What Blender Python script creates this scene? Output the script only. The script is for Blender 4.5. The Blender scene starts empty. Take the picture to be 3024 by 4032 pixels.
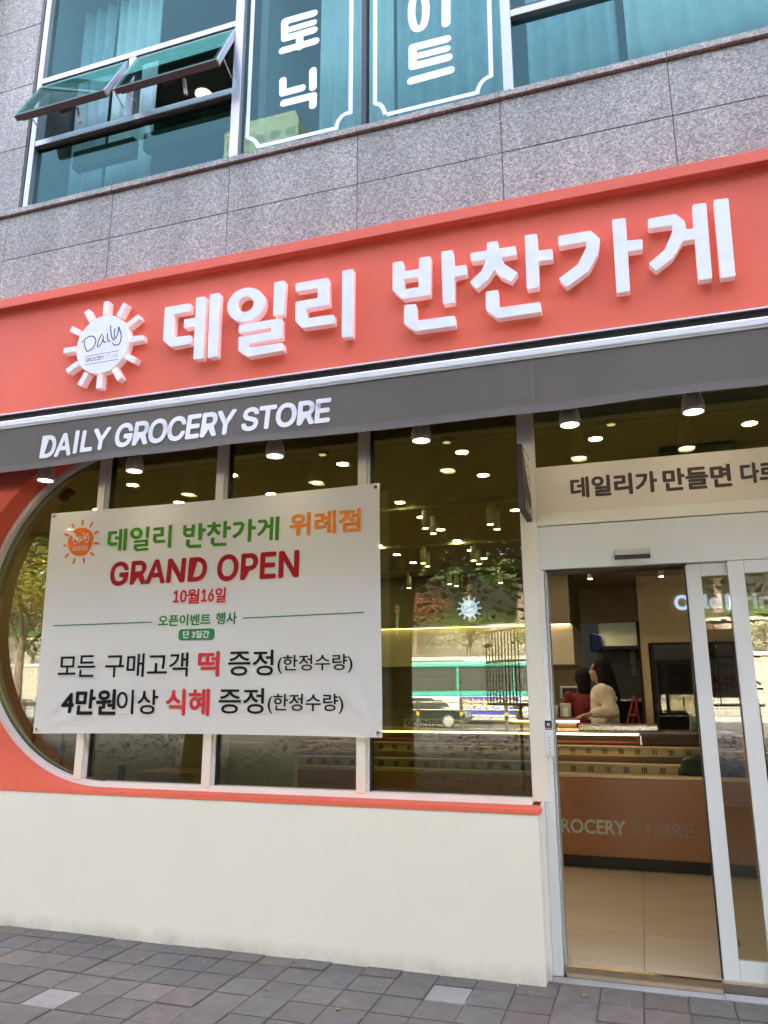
import bpy, bmesh, math, random
from mathutils import Vector, Matrix

random.seed(11)
SC = bpy.context.scene
COL = SC.collection
R = math.radians

# ------------------------------------------------------------------ camera
CAM_D, CAM_H = 4.75, 1.47           # metres in front of the glass line, eye height over the shop floor
YAW, PITCH, ROLL, FPX = R(18.1696), R(13.2941), R(-0.1326), 3009.855
_f = Vector((-math.sin(YAW) * math.cos(PITCH), math.cos(YAW) * math.cos(PITCH), math.sin(PITCH)))
_r = Vector((math.cos(YAW), math.sin(YAW), 0)); _u = _r.cross(_f)
CR = _r * math.cos(ROLL) + _u * math.sin(ROLL)
CU = -_r * math.sin(ROLL) + _u * math.cos(ROLL)
cam_data = bpy.data.cameras.new('camera')
cam = bpy.data.objects.new('camera', cam_data); COL.objects.link(cam)
cam_data.sensor_fit = 'VERTICAL'; cam_data.sensor_height = 36.0
cam_data.lens = 36.0 * FPX / 4032.0
cam_data.clip_start = 0.05; cam_data.clip_end = 2000
m3 = Matrix((CR, CU, -_f)).transposed()
cam.matrix_world = Matrix.Translation((0, -CAM_D, CAM_H)) @ m3.to_4x4()
SC.camera = cam

def at(u, v, Y):
    """measured point of the photograph -> place on the upright plane y = Y"""
    d = CR * (u - 1512) + CU * (2016 - v) + _f * FPX
    k = (Y + CAM_D) / d.y
    return Vector((d.x * k, Y, CAM_H + d.z * k))

# ------------------------------------------------------------------ world, sun, exposure
SUN_EL, SUN_AZ = 42.0, 8.0          # sun stands behind the building: the street front is in open shade
w = bpy.data.worlds.new('World'); SC.world = w; w.use_nodes = True
nt = w.node_tree; bg = nt.nodes['Background']
sky = nt.nodes.new('ShaderNodeTexSky'); sky.sky_type = 'NISHITA'; sky.sun_disc = False
sky.sun_elevation = R(SUN_EL); sky.sun_rotation = R(SUN_AZ)
sky.air_density = 0.40; sky.dust_density = 10.0; sky.ozone_density = 0.0
nt.links.new(sky.outputs[0], bg.inputs[0]); bg.inputs[1].default_value = 0.15
sl = bpy.data.lights.new('sun', 'SUN'); sl.energy = 2.0; sl.angle = R(0.5); sl.color = (1, 0.93, 0.82)
so = bpy.data.objects.new('sun', sl); COL.objects.link(so)
sd = Vector((math.sin(R(SUN_AZ)) * math.cos(R(SUN_EL)), math.cos(R(SUN_AZ)) * math.cos(R(SUN_EL)), math.sin(R(SUN_EL))))
so.rotation_euler = sd.to_track_quat('Z', 'Y').to_euler()
SC.view_settings.view_transform = 'Standard'; SC.view_settings.look = 'None'
EV = 4.88
SC.view_settings.gamma = 1.0; SC.view_settings.exposure = EV
def lum(x): return x / 2**EV            # lamp brightness as it should show at this exposure
SC.cycles.max_bounces = 10; SC.cycles.diffuse_bounces = 4; SC.cycles.glossy_bounces = 4
SC.cycles.transparent_max_bounces = 16; SC.cycles.sample_clamp_indirect = 0.6
SC.cycles.caustics_reflective = False; SC.cycles.caustics_refractive = False
SC.cycles.use_denoising = True; SC.cycles.denoising_prefilter = 'ACCURATE'

# ------------------------------------------------------------------ helpers
class MB:
    def __init__(s): s.v = []; s.f = []
    def add(s, vs, fs):
        n = len(s.v); s.v += [tuple(p) for p in vs]; s.f += [tuple(i + n for i in f) for f in fs]; return s
    def box(s, x0, x1, y0, y1, z0, z1):
        return s.add([(x0,y0,z0),(x1,y0,z0),(x1,y1,z0),(x0,y1,z0),(x0,y0,z1),(x1,y0,z1),(x1,y1,z1),(x0,y1,z1)],
                     [(0,3,2,1),(4,5,6,7),(0,1,5,4),(1,2,6,5),(2,3,7,6),(3,0,4,7)])
    def obox(s, c, ax, ay, az):
        c, ax, ay, az = map(Vector, (c, ax, ay, az)); p = []
        for k in (-1, 1):
            for a, b in ((-1,-1),(1,-1),(1,1),(-1,1)): p.append(c + ax*a + ay*b + az*k)
        return s.add(p, [(0,3,2,1),(4,5,6,7),(0,1,5,4),(1,2,6,5),(2,3,7,6),(3,0,4,7)])
    def prism(s, poly, y0, y1):            # poly: (x, z) seen from the street
        n = len(poly)
        a = sum(poly[i][0]*poly[(i+1)%n][1] - poly[(i+1)%n][0]*poly[i][1] for i in range(n))
        if a < 0: poly = poly[::-1]
        vs = [(p[0], y0, p[1]) for p in poly] + [(p[0], y1, p[1]) for p in poly]
        fs = [tuple(range(n)), tuple(range(2*n-1, n-1, -1))]
        fs += [(i, i+n, (i+1)%n+n, (i+1)%n) for i in range(n)]
        return s.add(vs, fs)
    def tube(s, pts, rad, n=8, cap=True):
        pts = [Vector(p) for p in pts]
        rads = rad if isinstance(rad, (list, tuple)) else [rad]*len(pts)
        vs = []; fs = []
        ref = Vector((0, 0, 1))
        d0 = (pts[1]-pts[0]).normalized()
        if abs(d0.dot(ref)) > .9: ref = Vector((1, 0, 0))
        for i, p in enumerate(pts):
            d = ((pts[min(i+1, len(pts)-1)]) - pts[max(i-1, 0)]).normalized()
            a = d.cross(ref).normalized(); b = a.cross(d).normalized()
            for k in range(n):
                t = 2*math.pi*k/n
                vs.append(p + a*math.cos(t)*rads[i] + b*math.sin(t)*rads[i])
        for i in range(len(pts)-1):
            for k in range(n):
                fs.append((i*n+k, i*n+(k+1)%n, (i+1)*n+(k+1)%n, (i+1)*n+k))
        if cap:
            fs.append(tuple(range(n-1, -1, -1))); fs.append(tuple(range((len(pts)-1)*n, len(pts)*n)))
        return s.add(vs, fs)
    def lathe(s, prof, c=(0,0,0), n=24, axis='z', caps=True):
        vs = []; fs = []
        for r_, h in prof:
            for k in range(n):
                t = 2*math.pi*k/n; a, b = r_*math.cos(t), r_*math.sin(t)
                vs.append({'z': (c[0]+a, c[1]+b, c[2]+h), 'y': (c[0]+a, c[1]+h, c[2]+b), 'x': (c[0]+h, c[1]+a, c[2]+b)}[axis])
        m = len(prof)
        for i in range(m-1):
            for k in range(n):
                fs.append((i*n+k, i*n+(k+1)%n, (i+1)*n+(k+1)%n, (i+1)*n+k))
        if caps:
            fs.append(tuple(range(n-1, -1, -1))); fs.append(tuple(range((m-1)*n, m*n)))
        return s.add(vs, fs)
    def ball(s, c, rx, ry, rz, n=12, m=8):
        pr = []
        vs = []; fs = []
        for i in range(m+1):
            ph = math.pi*i/m - math.pi/2
            rr = max(math.cos(ph), 1e-3)
            for k in range(n):
                t = 2*math.pi*k/n
                vs.append((c[0]+rx*rr*math.cos(t), c[1]+ry*rr*math.sin(t), c[2]+rz*math.sin(ph)))
        for i in range(m):
            for k in range(n): fs.append((i*n+k, i*n+(k+1)%n, (i+1)*n+(k+1)%n, (i+1)*n+k))
        return s.add(vs, fs)
    def build(s, name, mat, parent=None, smooth=False, bevel=0, seg=2, fixn=False):
        me = bpy.data.meshes.new(name); me.from_pydata(s.v, [], s.f)
        if fixn:
            bm = bmesh.new(); bm.from_mesh(me); bmesh.ops.recalc_face_normals(bm, faces=bm.faces); bm.to_mesh(me); bm.free()
        me.materials.append(mat)
        if smooth:
            for p in me.polygons: p.use_smooth = True
        o = link(name, me, parent)
        if bevel: 
            b = o.modifiers.new('bevel', 'BEVEL'); b.width = bevel; b.segments = seg; b.limit_method = 'ANGLE'; b.angle_limit = R(40)
        return o

def link(name, data, parent=None, loc=None):
    o = bpy.data.objects.new(name, data); COL.objects.link(o)
    if parent is not None:
        o.parent = parent
        o.matrix_parent_inverse = Matrix.Translation(parent.location).inverted() if loc is None else Matrix()
    if loc is not None: o.location = loc
    return o

def tag(o, label=None, cat=None, group=None, kind=None):
    if label: o['label'] = label
    if cat: o['category'] = cat
    if group: o['group'] = group
    if kind: o['kind'] = kind
    return o

def thing(name, loc, label, cat, group=None):
    o = bpy.data.objects.new(name, None); COL.objects.link(o); o.location = loc
    o.empty_display_size = 0.1
    return tag(o, label, cat, group)

def dup(o, parent=None):
    c = o.copy(); COL.objects.link(c); c.parent = parent
    if parent is not None: c.matrix_parent_inverse = o.matrix_parent_inverse.copy()
    for ch in list(o.children): dup(ch, c)
    return c

def struct(name, mb, mat, parent=None, **k):
    o = mb.build(name, mat, parent, **k)
    if parent is None: o['kind'] = 'structure'
    return o

# ------------------------------------------------------------------ materials
def _mat(name):
    m = bpy.data.materials.new(name); m.use_nodes = True
    t = m.node_tree
    return m, t, t.nodes['Principled BSDF'], t.nodes, t.links

def paint(name, col, rough=0.5, metal=0.0, var=0.0, vscale=3.0, bump=0.0, bscale=60.0, rnd=0.0, spec=0.5, coat=0.0,
          emit=None, estr=0.0, dirt=None, dscale=1.5, damt=0.0, trans=0.0, alpha=None):
    m, t, p, N, L = _mat(name)
    p.inputs['Roughness'].default_value = rough; p.inputs['Metallic'].default_value = metal
    p.inputs['Specular IOR Level'].default_value = spec
    p.inputs['Coat Weight'].default_value = coat
    geo = N.new('ShaderNodeNewGeometry')
    out = None
    base = N.new('ShaderNodeRGB'); base.outputs[0].default_value = (*col, 1); out = base.outputs[0]
    if var:
        nz = N.new('ShaderNodeTexNoise'); nz.inputs['Scale'].default_value = vscale; nz.inputs['Detail'].default_value = 6
        L.new(geo.outputs['Position'], nz.inputs['Vector'])
        mr = N.new('ShaderNodeMapRange'); mr.inputs[1].default_value = 0.3; mr.inputs[2].default_value = 0.7
        mr.inputs[3].default_value = 1 - var; mr.inputs[4].default_value = 1 + var
        L.new(nz.outputs['Fac'], mr.inputs[0])
        mx = N.new('ShaderNodeVectorMath'); mx.operation = 'SCALE'
        L.new(out, mx.inputs[0]); L.new(mr.outputs[0], mx.inputs['Scale']); out = mx.outputs[0]
        rr = N.new('ShaderNodeMapRange'); rr.inputs[3].default_value = max(rough-.08, .02); rr.inputs[4].default_value = min(rough+.08, 1)
        L.new(nz.outputs['Fac'], rr.inputs[0]); L.new(rr.outputs[0], p.inputs['Roughness'])
    if rnd:
        oi = N.new('ShaderNodeObjectInfo')
        mr = N.new('ShaderNodeMapRange'); mr.inputs[3].default_value = 1 - rnd; mr.inputs[4].default_value = 1 + rnd
        L.new(oi.outputs['Random'], mr.inputs[0])
        mx = N.new('ShaderNodeVectorMath'); mx.operation = 'SCALE'
        L.new(out, mx.inputs[0]); L.new(mr.outputs[0], mx.inputs['Scale']); out = mx.outputs[0]
    if dirt:
        nz = N.new('ShaderNodeTexNoise'); nz.inputs['Scale'].default_value = dscale; nz.inputs['Detail'].default_value = 8
        nz.inputs['Roughness'].default_value = .65
        L.new(geo.outputs['Position'], nz.inputs['Vector'])
        mr = N.new('ShaderNodeMapRange'); mr.inputs[1].default_value = .5; mr.inputs[2].default_value = .75; mr.inputs[4].default_value = damt
        L.new(nz.outputs['Fac'], mr.inputs[0])
        mx = N.new('ShaderNodeMix'); mx.data_type = 'RGBA'; L.new(mr.outputs[0], mx.inputs[0])
        L.new(out, mx.inputs[6]); mx.inputs[7].default_value = (*dirt, 1); out = mx.outputs[2]
    L.new(out, p.inputs['Base Color'])
    if bump:
        nz = N.new('ShaderNodeTexNoise'); nz.inputs['Scale'].default_value = bscale; nz.inputs['Detail'].default_value = 4
        L.new(geo.outputs['Position'], nz.inputs['Vector'])
        b = N.new('ShaderNodeBump'); b.inputs['Strength'].default_value = bump; b.inputs['Distance'].default_value = 0.004
        L.new(nz.outputs['Fac'], b.inputs['Height']); L.new(b.outputs[0], p.inputs['Normal'])
    if emit:
        p.inputs['Emission Color'].default_value = (*emit, 1); p.inputs['Emission Strength'].default_value = estr
    if trans: p.inputs['Transmission Weight'].default_value = trans
    return m

def glass(name, tint, ior=1.62, refl=(1, 1, 1), wave=0.0, wscale=1.2):
    m, t, p, N, L = _mat(name)
    N.remove(p); out = N['Material Output']
    tr = N.new('ShaderNodeBsdfTransparent'); tr.inputs[0].default_value = (*tint, 1)
    gl = N.new('ShaderNodeBsdfGlossy'); gl.inputs[0].default_value = (*refl, 1); gl.inputs['Roughness'].default_value = 0.0
    # Schlick reflectance, the same from both sides of the pane
    f0 = ((ior-1)/(ior+1))**2
    lw = N.new('ShaderNodeLayerWeight'); lw.inputs['Blend'].default_value = .5
    pw = N.new('ShaderNodeMath'); pw.operation = 'POWER'; pw.inputs[1].default_value = 5; L.new(lw.outputs['Facing'], pw.inputs[0])
    fr = N.new('ShaderNodeMath'); fr.operation = 'MULTIPLY_ADD'; fr.inputs[1].default_value = 1-f0; fr.inputs[2].default_value = f0; L.new(pw.outputs[0], fr.inputs[0])
    ms = N.new('ShaderNodeMixShader')
    L.new(fr.outputs[0], ms.inputs[0]); L.new(tr.outputs[0], ms.inputs[1]); L.new(gl.outputs[0], ms.inputs[2])
    if wave:
        geo = N.new('ShaderNodeNewGeometry'); nz = N.new('ShaderNodeTexNoise'); nz.inputs['Scale'].default_value = wscale; nz.inputs['Detail'].default_value = 1
        L.new(geo.outputs['Position'], nz.inputs['Vector'])
        b = N.new('ShaderNodeBump'); b.inputs['Strength'].default_value = 1; b.inputs['Distance'].default_value = wave
        L.new(nz.outputs['Fac'], b.inputs['Height']); L.new(b.outputs[0], gl.inputs['Normal'])
    L.new(ms.outputs[0], out.inputs[0])
    return m

def granite():
    m, t, p, N, L = _mat('granite')
    geo = N.new('ShaderNodeNewGeometry')
    vo = N.new('ShaderNodeTexVoronoi'); vo.inputs['Scale'].default_value = 82
    L.new(geo.outputs['Position'], vo.inputs['Vector'])
    sep = N.new('ShaderNodeSeparateColor'); L.new(vo.outputs['Color'], sep.inputs[0])
    cr = N.new('ShaderNodeValToRGB'); e = cr.color_ramp.elements
    e[0].position = 0; e[0].color = (.118, .105, .092, 1); e[1].position = 1; e[1].color = (.62, .575, .49, 1)
    a = e.new(.35); a.color = (.262, .238, .202, 1); a = e.new(.72); a.color = (.40, .367, .312, 1)
    L.new(sep.outputs[0], cr.inputs[0])
    vo2 = N.new('ShaderNodeTexVoronoi'); vo2.inputs['Scale'].default_value = 150
    L.new(geo.outputs['Position'], vo2.inputs['Vector'])
    sep2 = N.new('ShaderNodeSeparateColor'); L.new(vo2.outputs['Color'], sep2.inputs[0])
    cr2 = N.new('ShaderNodeValToRGB'); e = cr2.color_ramp.elements
    e[0].color = (.152, .137, .118, 1); e[1].color = (.52, .48, .408, 1)
    L.new(sep2.outputs[1], cr2.inputs[0])
    mx = N.new('ShaderNodeMix'); mx.data_type = 'RGBA'; mx.inputs[0].default_value = .42
    L.new(cr.outputs[0], mx.inputs[6]); L.new(cr2.outputs[0], mx.inputs[7])
    nz = N.new('ShaderNodeTexNoise'); nz.inputs['Scale'].default_value = 1.3; nz.inputs['Detail'].default_value = 5
    mp = N.new('ShaderNodeMapping'); mp.inputs['Scale'].default_value = (2.2, 1, .35)
    L.new(geo.outputs['Position'], mp.inputs[0]); L.new(mp.outputs[0], nz.inputs['Vector'])
    mr = N.new('ShaderNodeMapRange'); mr.inputs[1].default_value = .3; mr.inputs[2].default_value = .7; mr.inputs[3].default_value = .80; mr.inputs[4].default_value = 1.14
    L.new(nz.outputs['Fac'], mr.inputs[0])
    oi = N.new('ShaderNodeObjectInfo'); m2 = N.new('ShaderNodeMapRange'); m2.inputs[3].default_value = .91; m2.inputs[4].default_value = 1.07
    L.new(oi.outputs['Random'], m2.inputs[0])
    mm = N.new('ShaderNodeMath'); mm.operation = 'MULTIPLY'; L.new(mr.outputs[0], mm.inputs[0]); L.new(m2.outputs[0], mm.inputs[1])
    sc_ = N.new('ShaderNodeVectorMath'); sc_.operation = 'SCALE'; L.new(mx.outputs[2], sc_.inputs[0]); L.new(mm.outputs[0], sc_.inputs['Scale'])
    L.new(sc_.outputs[0], p.inputs['Base Color']); p.inputs['Roughness'].default_value = .62
    b = N.new('ShaderNodeBump'); b.inputs['Strength'].default_value = .25; b.inputs['Distance'].default_value = .003
    L.new(sep.outputs[0], b.inputs['Height']); L.new(b.outputs[0], p.inputs['Normal'])
    return m

def led_face(name, col, strength):
    """acrylic sign face with the LED modules showing faintly through"""
    m, t, p, N, L = _mat(name)
    geo = N.new('ShaderNodeNewGeometry'); vo = N.new('ShaderNodeTexVoronoi'); vo.inputs['Scale'].default_value = 15
    L.new(geo.outputs['Position'], vo.inputs['Vector'])
    mr = N.new('ShaderNodeMapRange'); mr.inputs[1].default_value = 0; mr.inputs[2].default_value = .75; mr.inputs[3].default_value = strength*1.16; mr.inputs[4].default_value = strength*.86
    L.new(vo.outputs['Distance'], mr.inputs[0])
    p.inputs['Base Color'].default_value = (.36, .37, .40, 1); p.inputs['Roughness'].default_value = .3
    p.inputs['Emission Color'].default_value = (*col, 1); L.new(mr.outputs[0], p.inputs['Emission Strength'])
    return m

def emitter(name, col, s):
    m, t, p, N, L = _mat(name)
    p.inputs['Base Color'].default_value = (.8, .8, .8, 1)
    p.inputs['Emission Color'].default_value = (*col, 1); p.inputs['Emission Strength'].default_value = s
    return m

def brickmat(name, c1, c2, mortar, sx, sz, gap=.02, rough=.85):
    m, t, p, N, L = _mat(name)
    geo = N.new('ShaderNodeNewGeometry'); sp = N.new('ShaderNodeSeparateXYZ'); cb = N.new('ShaderNodeCombineXYZ')
    L.new(geo.outputs['Position'], sp.inputs[0])
    ad = N.new('ShaderNodeMath'); ad.operation = 'ADD'; L.new(sp.outputs[0], ad.inputs[0]); L.new(sp.outputs[1], ad.inputs[1])
    L.new(ad.outputs[0], cb.inputs[0]); L.new(sp.outputs[2], cb.inputs[1])
    br = N.new('ShaderNodeTexBrick'); br.inputs['Scale'].default_value = 1; br.inputs['Brick Width'].default_value = sx; br.inputs['Row Height'].default_value = sz
    br.inputs['Mortar Size'].default_value = gap; br.inputs['Color1'].default_value = (*c1, 1); br.inputs['Color2'].default_value = (*c2, 1); br.inputs['Mortar'].default_value = (*mortar, 1)
    L.new(cb.outputs[0], br.inputs['Vector']); L.new(br.outputs['Color'], p.inputs['Base Color']); p.inputs['Roughness'].default_value = rough
    b = N.new('ShaderNodeBump'); b.inputs['Strength'].default_value = .7; b.inputs['Distance'].default_value = .01; b.invert = True
    L.new(br.outputs['Fac'], b.inputs['Height']); L.new(b.outputs[0], p.inputs['Normal'])
    return m

def leafmat(name, col, col2):
    m, t, p, N, L = _mat(name)
    geo = N.new('ShaderNodeNewGeometry'); nz = N.new('ShaderNodeTexNoise'); nz.inputs['Scale'].default_value = .7; nz.inputs['Detail'].default_value = 3
    L.new(geo.outputs['Position'], nz.inputs['Vector'])
    mr = N.new('ShaderNodeMapRange'); mr.inputs[1].default_value = .38; mr.inputs[2].default_value = .62; L.new(nz.outputs['Fac'], mr.inputs[0])
    mx = N.new('ShaderNodeMix'); mx.data_type = 'RGBA'; L.new(mr.outputs[0], mx.inputs[0])
    mx.inputs[6].default_value = (*col, 1); mx.inputs[7].default_value = (*col2, 1)
    L.new(mx.outputs[2], p.inputs['Base Color']); p.inputs['Roughness'].default_value = .5
    tl = N.new('ShaderNodeBsdfTranslucent'); L.new(mx.outputs[2], tl.inputs[0])
    ms = N.new('ShaderNodeMixShader'); ms.inputs[0].default_value = .4
    L.new(p.outputs[0], ms.inputs[1]); L.new(tl.outputs[0], ms.inputs[2]); L.new(ms.outputs[0], N['Material Output'].inputs[0])
    return m

def vinyl():
    """thin white banner cloth, a little of what stands behind shows through"""
    m, t, p, N, L = _mat('banner_vinyl')
    p.inputs['Base Color'].default_value = (.86, .86, .86, 1); p.inputs['Roughness'].default_value = .55; p.inputs['Specular IOR Level'].default_value = .25
    tl = N.new('ShaderNodeBsdfTranslucent'); tl.inputs[0].default_value = (.8, .8, .8, 1)
    tr = N.new('ShaderNodeBsdfTransparent')
    m1 = N.new('ShaderNodeMixShader'); m1.inputs[0].default_value = .22
    L.new(p.outputs[0], m1.inputs[1]); L.new(tl.outputs[0], m1.inputs[2])
    m2 = N.new('ShaderNodeMixShader'); m2.inputs[0].default_value = .012
    L.new(m1.outputs[0], m2.inputs[1]); L.new(tr.outputs[0], m2.inputs[2])
    L.new(m2.outputs[0], N['Material Output'].inputs[0])
    return m

M = {}
M['cream'] = paint('cream_stucco', (.84, .82, .72), .8, var=.02, vscale=1.2, bump=.28, bscale=130, dirt=(.50, .45, .38), dscale=2.6, damt=.07)
def splash(m):
    t = m.node_tree; N, L = t.nodes, t.links; p = N['Principled BSDF']
    src = p.inputs['Base Color'].links[0].from_socket
    geo = N.new('ShaderNodeNewGeometry'); sp = N.new('ShaderNodeSeparateXYZ'); L.new(geo.outputs['Position'], sp.inputs[0])
    nz = N.new('ShaderNodeTexNoise'); nz.inputs['Scale'].default_value = 7; nz.inputs['Detail'].default_value = 9; nz.inputs['Roughness'].default_value = .7
    L.new(geo.outputs['Position'], nz.inputs['Vector'])
    hz = N.new('ShaderNodeMapRange'); hz.inputs[1].default_value = .10; hz.inputs[2].default_value = -.07; L.new(sp.outputs[2], hz.inputs[0])
    ml = N.new('ShaderNodeMath'); ml.operation = 'MULTIPLY'; L.new(nz.outputs['Fac'], ml.inputs[0]); L.new(hz.outputs[0], ml.inputs[1])
    r2 = N.new('ShaderNodeMapRange'); r2.inputs[1].default_value = .18; r2.inputs[2].default_value = .62; r2.inputs[4].default_value = .55; L.new(ml.outputs[0], r2.inputs[0])
    mx = N.new('ShaderNodeMix'); mx.data_type = 'RGBA'; L.new(r2.outputs[0], mx.inputs[0]); L.new(src, mx.inputs[6]); mx.inputs[7].default_value = (.30, .27, .22, 1)
    L.new(mx.outputs[2], p.inputs['Base Color'])
splash(M['cream'])
M['cream_metal'] = paint('cream_metal', (.76, .735, .65), .45, var=.02)
M['orange'] = paint('orange_render', (.80, .142, .080), .72, var=.05, vscale=1.6, bump=.6, bscale=150)
M['white_metal'] = paint('white_powder_coat', (.70, .73, .76), .38, var=.02, coat=.1)
M['frame_white'] = paint('white_frame', (.80, .80, .80), .4)
M['aluminium'] = paint('anodised_aluminium', (.38, .38, .39), .35, metal=.55, var=.04)
M['bar_white'] = paint('awning_bar_white', (.80, .83, .87), .25, coat=.3)
M['black'] = paint('black_gasket', (.012, .012, .013), .5)
M['dark'] = paint('dark_cavity', (.02, .019, .018), .8)
M['granite'] = granite()
M['joint'] = paint('joint_mortar', (.15, .135, .12), .9, var=.1)
M['concrete'] = paint('concrete', (.36, .35, .34), .85, var=.12, vscale=6, bump=.3)
M['fabric'] = paint('awning_fabric', (.108, .100, .086), .85, var=.04, vscale=4, bump=.25, bscale=400)
M['letter_white'] = paint('white_print', (.80, .82, .86), .5)
M['window_film'] = paint('white_window_film', (.85, .87, .9), .45)
M['sign_face'] = led_face('sign_face_lit', (.78, .85, 1.0), lum(.58))
M['sign_side'] = paint('sign_return', (.86, .66, .64), .45, emit=(1, .72, .72), estr=lum(.24))
M['script'] = paint('script_ink', (.05, .04, .09), .5)
M['script_light'] = paint('thin_ink', (.16, .15, .20), .5)
M['glass_shop'] = glass('tinted_shop_glass', (.64, .675, .475), 1.70, wave=.00012, wscale=1.4)
M['glass_clear'] = glass('clear_door_glass', (.88, .87, .77), 1.68, wave=.00012, wscale=1.4)
M['glass_up'] = glass('teal_coated_glass', (.44, .62, .59), 1.72, refl=(.38, .70, .64), wave=.0006, wscale=.9)
M['glass_case'] = glass('case_glass', (.97, .98, .97), 1.4)
M['vinyl'] = vinyl()
M['steel'] = paint('brushed_steel', (.62, .61, .59), .28, metal=1, var=.06, vscale=8)
M['bronze'] = paint('bronze_mirror_plate', (.82, .66, .44), .16, metal=1, bump=.12, bscale=9)
M['silver_plastic'] = paint('silver_plastic', (.45, .45, .45), .35, metal=.4)
M['lamp_white'] = paint('lamp_shell', (.50, .45, .40), .5)
M['lamp_glow'] = emitter('lamp_lens', (1, .80, .52), lum(26))
M['down_glow'] = emitter('downlight_lens', (1, .84, .60), lum(115))
M['spot_glow'] = emitter('spot_lens', (1, .76, .40), lum(60))
M['dim_glow'] = emitter('dim_lens', (1, .86, .52), lum(1.6))
M['led_warm'] = emitter('led_strip', (1, .76, .42), lum(14))
M['led_cool'] = emitter('cold_sign_face', (.50, .68, 1), lum(.85))

# ------------------------------------------------------------------ flat shapes, letters
def curve_mesh(name, loops, depth, bevel=0.0, offset=0.0):
    """closed loops of (x, z) -> filled, extruded mesh data; y runs from -depth/2 to depth/2"""
    cu = bpy.data.curves.new(name, 'CURVE'); cu.dimensions = '2D'; cu.fill_mode = 'BOTH'
    cu.extrude = max(depth/2 - bevel, 0); cu.bevel_depth = bevel; cu.bevel_resolution = 1
    if bevel: cu.offset = -bevel
    for lp in loops:
        sp = cu.splines.new('POLY'); sp.points.add(len(lp)-1); sp.use_cyclic_u = True
        for i, (x, z) in enumerate(lp): sp.points[i].co = (x, z, 0, 1)
    return _tomesh(name, cu)

def _tomesh(name, cu):
    o = bpy.data.objects.new(name, cu); COL.objects.link(o)
    dg = bpy.context.evaluated_depsgraph_get(); dg.update()
    me = bpy.data.meshes.new_from_object(o.evaluated_get(dg))
    bpy.data.objects.remove(o); me.name = name
    for v in me.vertices: v.co = (v.co.x, -v.co.z, v.co.y)
    me.materials.clear()
    return me

def rounded(poly, rad, n=4):
    out = []; N = len(poly)
    for i in range(N):
        p0, p, p1 = Vector(poly[i-1]), Vector(poly[i]), Vector(poly[(i+1) % N])
        a, b = (p0-p), (p1-p); r_ = min(rad, a.length*.45, b.length*.45)
        a = p + a.normalized()*r_; b = p + b.normalized()*r_
        for k in range(n+1):
            t = k/n
            q = a*(1-t)**2 + p*2*t*(1-t) + b*t*t
            out.append((q.x, q.y))
    return out

_tcache = {}
try:                                   # the sans that ships inside Blender; the built-in face is the fallback
    import os
    SANS = bpy.data.fonts.load(os.path.join(bpy.utils.system_resource('DATAFILES'), 'fonts', 'Inter.woff2'))
except Exception:
    SANS = None
def text_mesh(s, offset=0.0, shear=0.0, spacing=1.0, sans=False):
    key = (s, offset, shear, spacing, sans)
    if key in _tcache: return _tcache[key]
    cu = bpy.data.curves.new('lettering', 'FONT'); cu.body = s; cu.size = 1; cu.offset = offset; cu.shear = shear
    cu.space_character = spacing; cu.resolution_u = 3
    if sans and SANS is not None and 'I' not in s: cu.font = SANS
    me = _tomesh('lettering', cu); _tcache[key] = me
    return me

def text(name, s, x0, x1, z0, z1, Y, mat, parent, offset=0.0, shear=0.0, spacing=1.0, bold=0.0, xf=None, sans=False):
    """lettering fitted into the rectangle x0..x1, z0..z1 on the plane y = Y (reads from the street)"""
    src = text_mesh(s, offset, shear, spacing, sans)
    xs = [v.co.x for v in src.vertices]; zs = [v.co.z for v in src.vertices]
    a, b, c, d = min(xs), max(xs), min(zs), max(zs)
    vs = []; fs = []
    shifts = [(0, 0)] if not bold else [(bold*math.cos(a), bold*math.sin(a)) for a in [k*math.pi/4 for k in range(8)]]
    for k, (dx, dz) in enumerate(shifts):
        n = len(vs)
        for v in src.vertices:
            X = x0 + (v.co.x-a)/(b-a)*(x1-x0) + dx; Z = z0 + (v.co.z-c)/(d-c)*(z1-z0) + dz
            q = (X, Y - k*.0002, Z)
            vs.append(xf(q) if xf else q)
        fs += [tuple(i+n for i in p.vertices) for p in src.polygons]
    me = bpy.data.meshes.new(name); me.from_pydata(vs, [], fs); me.materials.append(mat)
    return link(name, me, parent)

def flat_strokes(name, strokes, Y, mat, parent, step=.0004):
    """capsule strokes [(x0,z0,x1,z1,width)]: each lies a hair above the one before"""
    mb = MB(); y = Y
    for (x0, z0, x1, z1, wd) in strokes:
        d = Vector((x1-x0, z1-z0)); l = d.length; d = d/l if l else Vector((1, 0)); n = Vector((-d.y, d.x)); h = wd/2
        pts = []
        for k in range(9):
            t = -math.pi/2 + math.pi*k/8
            pts.append((x1 + (d*math.cos(t)+n*math.sin(t)).x*h, z1 + (d*math.cos(t)+n*math.sin(t)).y*h))
        for k in range(9):
            t = math.pi/2 + math.pi*k/8
            pts.append((x0 + (d*math.cos(t)+n*math.sin(t)).x*h, z0 + (d*math.cos(t)+n*math.sin(t)).y*h))
        mb.add([(p[0], y, p[1]) for p in pts], [tuple(range(len(pts)))]); y -= step
    return mb.build(name, mat, parent, fixn=False)

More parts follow.
